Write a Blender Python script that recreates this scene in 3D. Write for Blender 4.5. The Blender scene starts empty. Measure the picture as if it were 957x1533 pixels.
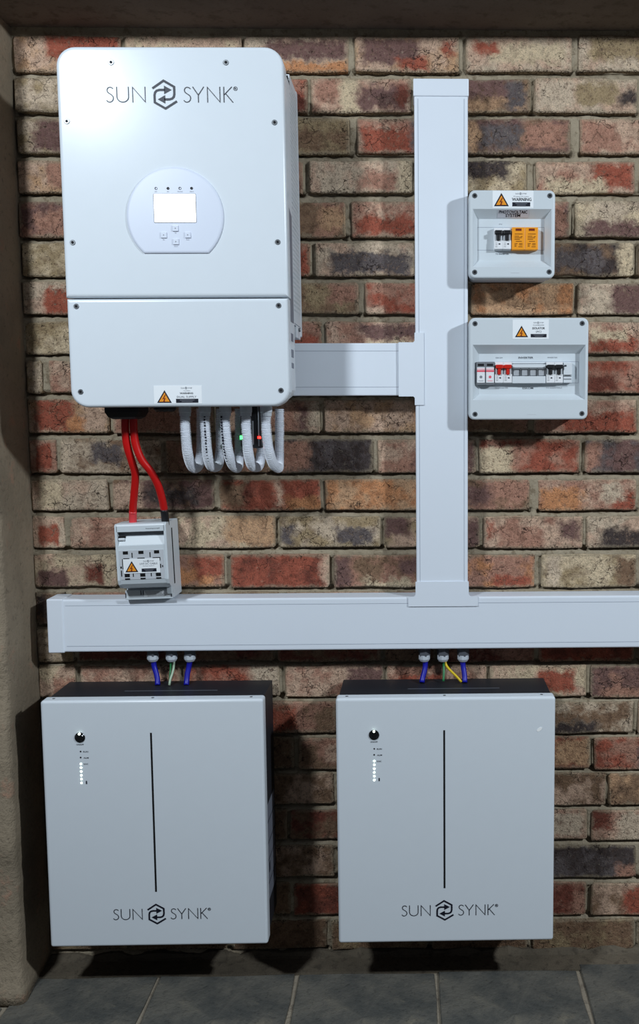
import bpy, bmesh, math, random
import numpy as np
from mathutils import Vector, Matrix

random.seed(7)
rng = np.random.default_rng(7)
C = bpy.context.scene
COL = C.collection
W_PX, H_PX = 957, 1533

# ------------------------------------------------------------------ camera
F_PX, PITCH, YAW, ROLL = 1400.9, .09398, .02194, .0028
CX, CY, DIST, CAM_Z = 655.0, 750.0, 2.0812, 1.2580

def cam_axes():
    def inv(x, u, w):
        r = -ROLL
        x, u = x*math.cos(r)-u*math.sin(r), x*math.sin(r)+u*math.cos(r)
        u, w = u*math.cos(PITCH)-w*math.sin(PITCH), u*math.sin(PITCH)+w*math.cos(PITCH)
        x, w = x*math.cos(YAW)+w*math.sin(YAW), -x*math.sin(YAW)+w*math.cos(YAW)
        return Vector((x, w, u))          # world X right, Y into the wall, Z up
    return inv(1, 0, 0), inv(0, 1, 0), inv(0, 0, 1)
AX_R, AX_U, AX_F = cam_axes()
CAM = Vector((0, -DIST, CAM_Z))
cd = bpy.data.cameras.new('camera')
cam = bpy.data.objects.new('camera', cd); COL.objects.link(cam)
M = Matrix((AX_R, AX_U, -AX_F)).transposed().to_4x4(); M.translation = CAM
cam.matrix_world = M
cd.sensor_fit = 'AUTO'; cd.sensor_width = 36; cd.lens = 36*F_PX/H_PX
cd.shift_x = (W_PX/2-CX)/H_PX; cd.shift_y = (CY-H_PX/2)/H_PX
cd.clip_start = .05
C.camera = cam

def U(px, py, d=0.0):
    """point of the photograph's pixel on the vertical plane d metres in front of the wall"""
    v = AX_R*((px-CX)/F_PX) + AX_U*(-(py-CY)/F_PX) + AX_F
    t = (-d-CAM.y)/v.y
    return CAM + v*t
def UX(px, py, d): return U(px, py, d).x
def UZ(px, py, d): return U(px, py, d).z

# ------------------------------------------------------------------ world, lamps, exposure
w = bpy.data.worlds.new('world'); C.world = w; w.use_nodes = True
bg = w.node_tree.nodes['Background']
bg.inputs[0].default_value = (.78, .86, 1, 1); bg.inputs[1].default_value = .058
def lamp(name, loc, aim, size, watts, col):
    l = bpy.data.lights.new(name, 'AREA'); l.shape = 'DISK'; l.size = size; l.energy = watts; l.color = col
    o = bpy.data.objects.new(name, l); COL.objects.link(o); o.location = loc
    o.rotation_euler = (Vector(aim)-Vector(loc)).to_track_quat('-Z', 'Y').to_euler()
    return o
lamp('lamp_right', (2.05, -1.74, CAM_Z+1.02), (.0, 0, CAM_Z-.95), .15, 47, (.84, .93, 1))
lamp('lamp_left', (-1.14, -1.74, CAM_Z+1.12), (-.1, 0, CAM_Z-.95), .22, 30.5, (.84, .93, 1))
vs = C.view_settings
vs.view_transform = 'Standard'; vs.look = 'None'; vs.gamma = 1; vs.use_curve_mapping = False; vs.exposure = 0.09

# ------------------------------------------------------------------ materials
def lin(c):
    f = lambda v: v/12.92 if v <= .04045 else ((v+.055)/1.055)**2.4
    return tuple(f(x/255) for x in c)
class NT:
    def __init__(s, name):
        s.m = bpy.data.materials.new(name); s.m.use_nodes = True; s.t = s.m.node_tree
        s.b = s.t.nodes['Principled BSDF']
    def n(s, typ, **kw):
        nd = s.t.nodes.new(typ)
        for k, v in kw.items():
            if k.startswith('i_'):
                key = k[2:]; key = int(key) if key.isdigit() else key.replace('_', ' ')
                if isinstance(v, bpy.types.NodeSocket): s.t.links.new(v, nd.inputs[key])
                else: nd.inputs[key].default_value = v
            else: setattr(nd, k, v)
        return nd
    def link(s, a, b): s.t.links.new(a, b)
    def math(s, op, a, b=None, c=None, clamp=False):
        nd = s.n('ShaderNodeMath', operation=op); nd.use_clamp = clamp
        for i, v in enumerate((a, b, c)):
            if v is None: continue
            if isinstance(v, bpy.types.NodeSocket): s.link(v, nd.inputs[i])
            else: nd.inputs[i].default_value = v
        return nd.outputs[0]
    def mix(s, f, a, b, mode='MIX'):
        nd = s.n('ShaderNodeMix', data_type='RGBA', blend_type=mode)
        for sock, v in ((nd.inputs[0], f), (nd.inputs[6], a), (nd.inputs[7], b)):
            if isinstance(v, bpy.types.NodeSocket): s.link(v, sock)
            elif isinstance(v, (int, float)): sock.default_value = v
            else: sock.default_value = (*v, 1)
        return nd.outputs[2]
    def ramp(s, v, lo, hi):
        nd = s.n('ShaderNodeMapRange', interpolation_type='SMOOTHSTEP')
        s.link(v, nd.inputs[0]); nd.inputs[1].default_value = lo; nd.inputs[2].default_value = hi
        return nd.outputs[0]
    def noise(s, vec, scale, detail=4, rough=.6):
        nd = s.n('ShaderNodeTexNoise', i_Scale=scale, i_Detail=detail, i_Roughness=rough)
        if vec is not None: s.link(vec, nd.inputs['Vector'])
        return nd.outputs[0]
    def bump(s, h, strength, dist):
        nd = s.n('ShaderNodeBump', i_Strength=strength, i_Distance=dist); s.link(h, nd.inputs['Height'])
        s.link(nd.outputs[0], s.b.inputs['Normal'])

def pm(name, rgb, rough=.4, spec=.5, var=.04, scale=60, bump=.0, metal=0.0, coat=0.0):
    t = NT(name); co = t.n('ShaderNodeTexCoord').outputs['Object']
    nz = t.noise(co, scale, 3)
    c = lin(rgb)
    t.link(t.mix(nz, [x*(1-var) for x in c], [min(1, x*(1+var)) for x in c]), t.b.inputs['Base Color'])
    t.b.inputs['Roughness'].default_value = rough; t.b.inputs['Specular IOR Level'].default_value = spec
    t.b.inputs['Metallic'].default_value = metal; t.b.inputs['Coat Weight'].default_value = coat
    if bump: t.bump(t.noise(co, 900, 2), bump, .0006)
    return t.m
def em(name, rgb, strength):
    t = NT(name); t.b.inputs['Base Color'].default_value = (*lin(rgb), 1)
    t.b.inputs['Emission Color'].default_value = (*lin(rgb), 1); t.b.inputs['Emission Strength'].default_value = strength
    return t.m

m_coat = pm('white_powder_coat', (216, 223, 230), .21, .12, .015, 30, .08)
m_coat_side = pm('grey_white_side', (205, 210, 216), .42, .4, .02, 30)
m_pvc = pm('white_pvc', (224, 231, 241), .42, .45, .015, 12)
m_pvc_line = pm('pvc_seam', (150, 158, 172), .6, .3)
m_encl = pm('light_grey_plastic', (205, 213, 219), .38, .45, .015, 30, .1)
m_encl_in = pm('pale_grey_plastic', (214, 220, 226), .4, .45, .015, 30)
m_base = pm('enclosure_base_plastic', (190, 194, 200), .45, .4, .02)
m_black = pm('black_plastic', (22, 22, 26), .45, .4, .1)
m_steel_black = pm('black_powder_coat', (34, 36, 42), .5, .4, .12, 25, .3)
m_dark = pm('dark_recess', (18, 18, 20), .8, .2)
m_silver = pm('silver_fascia', (212, 219, 234), .3, .5, .015, 30)
m_screw = pm('screw_steel', (120, 124, 128), .35, .5, .1, 300, metal=.7)
m_hole = pm('screw_socket', (25, 26, 30), .7, .2)
m_ink = pm('dark_ink', (52, 56, 66), .5, .3)
m_ink_navy = pm('navy_ink', (22, 24, 38), .5, .3)
m_ink_grey = pm('grey_ink', (128, 132, 140), .5, .3)
m_sticker = pm('sticker_vinyl', (238, 242, 246), .3, .4, .01)
m_sticker_clear = pm('clear_tape_label', (205, 206, 214), .25, .4, .01)
m_orange_sign = pm('warning_orange', (236, 150, 40), .4, .4, .02)
m_bolt = pm('warning_bolt', (120, 40, 15), .5, .3)
m_spd = pm('orange_plastic', (244, 158, 34), .4, .4, .02)
m_spd_ink = pm('brown_print', (120, 70, 20), .6, .2)
m_white = pm('white_plastic', (232, 234, 238), .4, .45, .01)
m_red = pm('red_plastic', (200, 34, 20), .35, .5, .02)
m_pink = pm('pink_band', (232, 96, 112), .4, .4)
m_grey = pm('mid_grey_plastic', (120, 124, 130), .45, .4)
m_clear = pm('smoky_clear_shutter', (172, 176, 182), .2, .6)
m_cable_red = pm('red_cable_sheath', (196, 14, 14), .38, .5, .04, 40)
m_tape_red = pm('red_tape', (222, 60, 66), .4, .5)
m_cable_blue = pm('blue_cable_sheath', (16, 22, 160), .4, .5, .05)
m_cable_green = pm('green_wire', (40, 120, 70), .4, .5)
m_cable_pale = pm('pale_green_wire', (170, 190, 165), .4, .5)
m_cable_yellow = pm('yellow_wire', (222, 190, 30), .4, .5)
m_conduit = pm('white_conduit', (226, 230, 238), .4, .45, .02)
m_gland = pm('grey_gland', (196, 202, 210), .4, .45)
m_gland_dark = pm('gland_body', (84, 87, 94), .45, .4)
m_chrome = pm('black_chrome', (34, 36, 40), .12, .8, .05, metal=.6)
m_screen = em('lit_screen', (255, 253, 240), 3.0)
m_led_w = em('white_led', (235, 255, 235), 5.0)
m_led_r = em('red_led', (255, 25, 18), 16.0)
m_led_g = em('green_led', (60, 235, 95), 5.0)
m_plate = pm('rating_plate', (120, 124, 136), .4, .4, .2, 400)

def brick_material():
    t = NT('tumbled_brick')
    tc = t.n('ShaderNodeTexCoord')
    rnd = t.n('ShaderNodeObjectInfo').outputs['Random']
    off = t.n('ShaderNodeCombineXYZ', i_0=t.math('MULTIPLY', rnd, 37.), i_1=t.math('MULTIPLY', rnd, 91.), i_2=t.math('MULTIPLY', rnd, 53.)).outputs[0]
    P = t.n('ShaderNodeVectorMath', operation='ADD', i_0=tc.outputs['Object'], i_1=off).outputs[0]
    def attr(n):
        a = t.n('ShaderNodeAttribute', attribute_type='OBJECT', attribute_name=n); return a
    gen = t.n('ShaderNodeSeparateXYZ', i_0=tc.outputs['Generated'])
    nzx = t.noise(P, 38, 4, .65); nzy = t.noise(t.n('ShaderNodeVectorMath', operation='ADD', i_0=P, i_1=(5., 9., 3.)).outputs[0], 45, 4, .65)
    u = t.math('ADD', gen.outputs[0], t.math('MULTIPLY_ADD', nzx, .22, -.11))
    v = t.math('ADD', gen.outputs[2], t.math('MULTIPLY_ADD', nzy, .75, -.375))
    col = attr('col_base').outputs['Color']
    big = t.noise(P, 18, 3, .6)
    mott = t.noise(P, 110, 5, .72)
    fine = t.noise(P, 520, 4, .7)
    # slow variation of the body colour
    col = t.mix(t.ramp(big, .42, .62), col, attr('col_alt').outputs['Color'])
    for k in ('1', '2', '3'):
        su = t.n('ShaderNodeSeparateXYZ', i_0=attr('pu'+k).outputs['Vector']); sv = t.n('ShaderNodeSeparateXYZ', i_0=attr('pv'+k).outputs['Vector'])
        def edge(a, b): return t.ramp(t.math('SUBTRACT', a, b), -.05, .05)
        def edgev(a, b): return t.ramp(t.math('SUBTRACT', a, b), -.12, .12)
        mk = t.math('MULTIPLY', t.math('MULTIPLY', edge(u, su.outputs[0]), edge(su.outputs[1], u)),
                    t.math('MULTIPLY', edgev(v, sv.outputs[0]), edgev(sv.outputs[1], v)))
        mk = t.math('MULTIPLY', mk, t.ramp(mott, .22, .46))
        col = t.mix(mk, col, attr('col_p'+k).outputs['Color'])
    # light and dark mottling
    col = t.mix(t.math('MULTIPLY', t.ramp(mott, .56, .74), .32), col, lin((196, 182, 158)))
    col = t.mix(t.math('MULTIPLY', t.ramp(mott, .52, .30), .55), col, lin((84, 64, 53)))
    mid = t.noise(P, 240, 3, .7)
    col = t.mix(t.math('MULTIPLY', t.ramp(mid, .44, .30), .5), col, lin((62, 46, 38)))
    blot = t.noise(P, 58, 3, .6)
    col = t.mix(t.math('MULTIPLY', t.ramp(blot, .50, .33), .5), col, t.mix(1.0, col, (.48, .43, .42), 'MULTIPLY'))
    col = t.mix(t.math('MULTIPLY', t.ramp(blot, .55, .70), .35), col, t.mix(1.0, col, (1.35, 1.33, 1.28), 'MULTIPLY'))
    # cement smears near the arrises
    gu = t.math('MINIMUM', gen.outputs[0], t.math('SUBTRACT', 1.0, gen.outputs[0]))
    gv = t.math('MINIMUM', gen.outputs[2], t.math('SUBTRACT', 1.0, gen.outputs[2]))
    ed = t.math('MINIMUM', t.math('MULTIPLY', gu, 3.0), gv)
    ed = t.math('ADD', ed, t.math('MULTIPLY_ADD', nzy, .36, -.18))
    col = t.mix(t.math('MULTIPLY', t.ramp(ed, .13, .0), .6), col, lin((166, 152, 130)))
    low_edge = t.ramp(t.math('ADD', gen.outputs[2], t.math('MULTIPLY_ADD', mid, .5, -.20)), .10, .03)  # ragged darker tone towards each brick's bottom edge
    col = t.mix(t.math('MULTIPLY', low_edge, .75), col, lin((46, 34, 28)))
    # cracks
    wv = t.n('ShaderNodeVectorMath', operation='SCALE', i_0=t.n('ShaderNodeTexNoise', i_Scale=60., i_Detail=3., i_Vector=P).outputs['Color'], i_Scale=.03).outputs[0]
    vo = t.n('ShaderNodeTexVoronoi', feature='DISTANCE_TO_EDGE', i_Scale=30.); t.link(t.n('ShaderNodeVectorMath', operation='ADD', i_0=P, i_1=wv).outputs[0], vo.inputs['Vector'])
    ck = t.math('MULTIPLY', t.ramp(vo.outputs['Distance'], .022, .004), t.ramp(t.noise(P, 14, 2), .50, .60))
    pits = t.ramp(t.noise(P, 210, 2, .5), .34, .27)
    hole = t.math('MAXIMUM', ck, t.math('MULTIPLY', pits, .8))
    col = t.mix(t.math('MULTIPLY', hole, .8), col, lin((46, 34, 30)))
    t.link(t.mix(t.ramp(fine, .34, .66), t.mix(1.0, col, (.80, .78, .76), 'MULTIPLY'), t.mix(1.0, col, (1.22, 1.2, 1.16), 'MULTIPLY')), t.b.inputs['Base Color'])
    t.b.inputs['Roughness'].default_value = .9; t.b.inputs['Specular IOR Level'].default_value = .2
    h = t.math('ADD', t.math('MULTIPLY', mott, .9), t.math('MULTIPLY', fine, .35))
    h = t.math('SUBTRACT', h, t.math('MULTIPLY', hole, .7))
    t.bump(h, .9, .007)
    return t.m
m_brick = brick_material()

def rough_material(name, c1, c2, c3, s1, s2, bump, dist, rough=.92, patch=(.5, .66), streak=None):
    t = NT(name); co = t.n('ShaderNodeTexCoord').outputs['Object']
    a = t.noise(co, s1, 5, .65); b = t.noise(co, s2, 5, .7); g = t.noise(co, s2*6, 3, .7)
    col = t.mix(t.ramp(a, .35, .65), lin(c1), lin(c2))
    col = t.mix(t.ramp(b, *patch), col, lin(c3))
    col = t.mix(t.math('MULTIPLY', t.ramp(g, .45, .28), .45), col, [x*.45 for x in lin(c1)])
    t.link(col, t.b.inputs['Base Color'])
    t.b.inputs['Roughness'].default_value = rough; t.b.inputs['Specular IOR Level'].default_value = .25
    t.bump(t.math('ADD', b, t.math('MULTIPLY', g, .4)), bump, dist)
    return t.m
m_mortar = rough_material('cement_mortar', (152, 139, 118), (166, 153, 132), (128, 114, 94), 9, 60, .8, .005)
m_plaster = rough_material('stained_plaster', (130, 118, 101), (146, 132, 113), (160, 126, 106), 5, 14, .8, .009, patch=(.56, .72))
m_soffit = rough_material('brown_soffit', (104, 92, 82), (112, 100, 90), (92, 82, 72), 5, 30, .25, .004)
m_slate = rough_material('slate', (74, 75, 73), (102, 99, 92), (124, 117, 103), 8, 14, .8, .007, .62, patch=(.54, .78))
m_joint = rough_material('floor_joint', (138, 128, 114), (150, 140, 124), (118, 108, 96), 9, 50, .5, .004)
m_grout = rough_material('floor_grout', (96, 88, 76), (110, 100, 86), (84, 76, 66), 9, 50, .5, .004)

# ------------------------------------------------------------------ mesh builder; d = metres in front of the wall (world y = -d)
class MB:
    def __init__(s): s.v, s.f, s.mi, s.sm = [], [], [], []
    def add(s, vs_, fs, mi=0, smooth=False):
        o = len(s.v); s.v += [tuple(p) for p in vs_]
        for f in fs: s.f.append([i+o for i in f]); s.mi.append(mi); s.sm.append(smooth)
        return s
    def box(s, x0, x1, d0, d1, z0, z1, bevel=0, mi=0, seg=2):
        if bevel <= 0:
            v = [(x, -d, z) for x in (x0, x1) for d in (d0, d1) for z in (z0, z1)]
            return s.add(v, [(0, 1, 3, 2), (4, 6, 7, 5), (0, 4, 5, 1), (2, 3, 7, 6), (0, 2, 6, 4), (1, 5, 7, 3)], mi)
        bm = bmesh.new(); bmesh.ops.create_cube(bm, size=1)
        for v in bm.verts:
            v.co = ((x0+x1)/2+v.co.x*(x1-x0), -(d0+d1)/2+v.co.y*(d1-d0), (z0+z1)/2+v.co.z*(z1-z0))
        bmesh.ops.bevel(bm, geom=bm.edges[:], offset=bevel, segments=seg, affect='EDGES', profile=.5)
        bm.verts.index_update()
        s.add([v.co[:] for v in bm.verts], [[v.index for v in f.verts] for f in bm.faces], mi, False); bm.free(); return s
    def loft(s, rings, mi=0, cap0=True, cap1=True, smooth=False):
        n = len(rings[0]); o = len(s.v)
        for r in rings: s.v += [tuple(p) for p in r]
        for k in range(len(rings)-1):
            for i in range(n):
                j = (i+1) % n
                s.f.append([o+k*n+i, o+k*n+j, o+(k+1)*n+j, o+(k+1)*n+i]); s.mi.append(mi); s.sm.append(smooth)
        if cap0: s.f.append([o+i for i in range(n)][::-1]); s.mi.append(mi); s.sm.append(False)
        if cap1: s.f.append([o+(len(rings)-1)*n+i for i in range(n)]); s.mi.append(mi); s.sm.append(False)
        return s
    def rprism(s, x0, x1, z0, z1, db, df, r=.01, bev=.002, mi=0, corners=(1, 1, 1, 1), seg=6, bseg=3):
        """rounded-rectangle plate from depth db (back) to df (front); corners bl, br, tr, tl"""
        def ring(ins, d):
            pts = []
            for (cx, cz, a0, on) in ((x0, z0, 180, corners[0]), (x1, z0, 270, corners[1]), (x1, z1, 0, corners[2]), (x0, z1, 90, corners[3])):
                rr = max(r if on else .0006, .0003); ri = max(rr-ins, .0003)
                sx = 1 if cx == x0 else -1; sz = 1 if cz == z0 else -1
                ccx = cx+sx*max(rr, ins+.0003); ccz = cz+sz*max(rr, ins+.0003)
                for k in range(seg+1):
                    a = math.radians(a0+90*k/seg); pts.append((ccx+ri*math.cos(a), -d, ccz+ri*math.sin(a)))
            return pts
        rings = [ring(0, db)]
        for k in range(bseg+1):
            a = math.pi/2*k/bseg
            rings.append(ring(bev*(1-math.cos(a)), df-bev+bev*math.sin(a)))
        return s.loft(rings, mi)
    def disc(s, x, z, r, d0, d1, mi=0, n=16, bev=0, r2=None):
        c = lambda rr, d: [(x+rr*math.cos(2*math.pi*i/n), -d, z+rr*math.sin(2*math.pi*i/n)) for i in range(n)]
        rings = [c(r, d0), c(r, d1-bev)] + ([c((r2 if r2 else r-bev), d1)] if bev or r2 else [])
        return s.loft(rings, mi)
    def tube(s, pts, rad, n=10, mi=0, smooth=True):
        """rad: number or one radius per point"""
        pts = [Vector(p) for p in pts]; rings = []; up = None
        for i, p in enumerate(pts):
            t = (pts[min(i+1, len(pts)-1)]-pts[max(i-1, 0)]).normalized()
            if up is None: up = t.orthogonal().normalized()
            up = (up-t*up.dot(t)).normalized(); b = t.cross(up)
            r = rad[i] if hasattr(rad, '__len__') else rad
            rings.append([p+(up*math.cos(2*math.pi*k/n)+b*math.sin(2*math.pi*k/n))*r for k in range(n)])
        return s.loft(rings, mi, smooth=smooth)
    def poly(s, pts, d0, d1, mi=0):
        """prism of a polygon (x,z) from d0 to d1"""
        return s.loft([[(x, -d0, z) for x, z in pts], [(x, -d1, z) for x, z in pts]], mi)
    def stroke(s, pts, wd, d0, d1, mi=0, closed=False):
        """ribbon of width wd along a polyline (x,z), mitred"""
        P2 = [Vector(p) for p in pts]; L, R = [], []
        n = len(P2)
        for i, p in enumerate(P2):
            a = (p-P2[i-1]).normalized() if i else None; b = (P2[i+1]-p).normalized() if i < n-1 else None
            a = a or b; b = b or a
            t = (a+b); t = t.normalized() if t.length > 1e-6 else a
            nn = Vector((-t.y, t.x)); na = Vector((-a.y, a.x)); k = min(1/max(nn.dot(na), .25), 2.2)
            L.append(p+nn*wd/2*k); R.append(p-nn*wd/2*k)
        o = len(s.v)
        for q in range(n):
            for pt in (L[q], R[q]):
                s.v.append((pt.x, -d1, pt.y))
        for q in range(n-1):
            s.f.append([o+2*q, o+2*q+1, o+2*q+3, o+2*q+2]); s.mi.append(mi); s.sm.append(False)
        return s

def mk(name, mb, mats, parent=None, origin=None, fix=True):
    """ONE mesh object; its vertices are written relative to `origin` (the parent thing's base point)"""
    me = bpy.data.meshes.new(name)
    o = Vector(origin) if origin is not None else (Vector(parent['_o']) if parent and '_o' in parent else Vector((0, 0, 0)))
    me.from_pydata([(p[0]-o.x, p[1]-o.y, p[2]-o.z) for p in mb.v], [], mb.f)
    for m in (mats if isinstance(mats, (list, tuple)) else [mats]): me.materials.append(m)
    me.polygons.foreach_set('material_index', mb.mi); me.polygons.foreach_set('use_smooth', mb.sm)
    if fix:
        bm = bmesh.new(); bm.from_mesh(me); bmesh.ops.recalc_face_normals(bm, faces=bm.faces); bm.to_mesh(me); bm.free()
    me.update()
    ob = bpy.data.objects.new(name, me); COL.objects.link(ob)
    if parent:
        ob.parent = parent
        po = Vector(parent['_o']) if '_o' in parent else o
        ob.location = o-po; ob['_o'] = tuple(o)
    else: ob.location = o; ob['_o'] = tuple(o)
    return ob
def stuff(o): o['kind'] = 'stuff'; return o
def thing(name, label, cat, loc, group=None):
    o = bpy.data.objects.new(name, None); COL.objects.link(o); o.location = loc; o.empty_display_size = .05
    o['_o'] = tuple(loc); o['label'] = label; o['category'] = cat
    if group: o['group'] = group
    return o
def tag(o, label, cat, group=None):
    o['label'] = label; o['category'] = cat
    if group: o['group'] = group
    return o
def copy_tree(o, parent=None):
    c = o.copy(); COL.objects.link(c); c.parent = parent
    for ch in list(o.children): copy_tree(ch, c)
    return c
def put(mesh_ob, name, parent, at):
    """another copy of a small part (screw, button, led) at a world point"""
    c = mesh_ob.copy(); COL.objects.link(c); c.name = name; c.parent = parent
    c.location = Vector(at)-Vector(parent['_o']); c['_o'] = tuple(at)
    return c
def spline(pts, step=.004):
    pts = [Vector(p) for p in pts]; P = [2*pts[0]-pts[1]]+pts+[2*pts[-1]-pts[-2]]; out = []
    for i in range(1, len(P)-2):
        a, b, c, d = P[i-1:i+3]; k = max(2, int((c-b).length/step))
        for q in range(k):
            t = q/k
            out.append(.5*((2*b)+(c-a)*t+(2*a-5*b+4*c-d)*t*t+(3*b-a-3*c+d)*t**3))
    out.append(pts[-1]); return out

def text_mb(s, x, z, height, d, mi=0, width=None, align='CENTER', bold=0.0, mb=None):
    """flat printed lettering; x,z = centre (or left) of the line at mid height"""
    cu = bpy.data.curves.new('t', 'FONT'); cu.body = s; cu.size = 1; cu.align_x = 'LEFT'; cu.resolution_u = 2; cu.offset = bold
    ob = bpy.data.objects.new('t', cu); COL.objects.link(ob)
    dg = bpy.context.evaluated_depsgraph_get(); me = bpy.data.meshes.new_from_object(ob.evaluated_get(dg))
    bpy.data.objects.remove(ob); bpy.data.curves.remove(cu)
    co = np.array([v.co[:2] for v in me.vertices]); fs = [list(p.vertices) for p in me.polygons]
    bpy.data.meshes.remove(me)
    x0, x1 = co[:, 0].min(), co[:, 0].max()
    sy = height/.70; sx = (width/(x1-x0)) if width else sy
    if align == 'CENTER': X = x+(co[:, 0]-(x0+x1)/2)*sx
    else: X = x+(co[:, 0]-x0)*sx
    Z = z+(co[:, 1]-.35)*sy
    mb = mb or MB()
    return mb.add([(a, -d, b) for a, b in zip(X, Z)], fs, mi)

# ------------------------------------------------------------------ the setting
Z_FLOOR = 0.0
XL, XR = UX(33, 450, 0), 1.30
Z_SOF = UZ(400, 42, 0)
PIER_D = .163
mb = MB().box(XL-.02, XR, -.14, -.03, -.02, Z_SOF+.25)
wall = mk('wall_back', mb, m_mortar); wall['kind'] = 'structure'
wall['label'] = 'rustic brick wall of the alcove with grey mortar joints'
del wall['_o']; wall['_o'] = (0, 0, 0)

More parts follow.
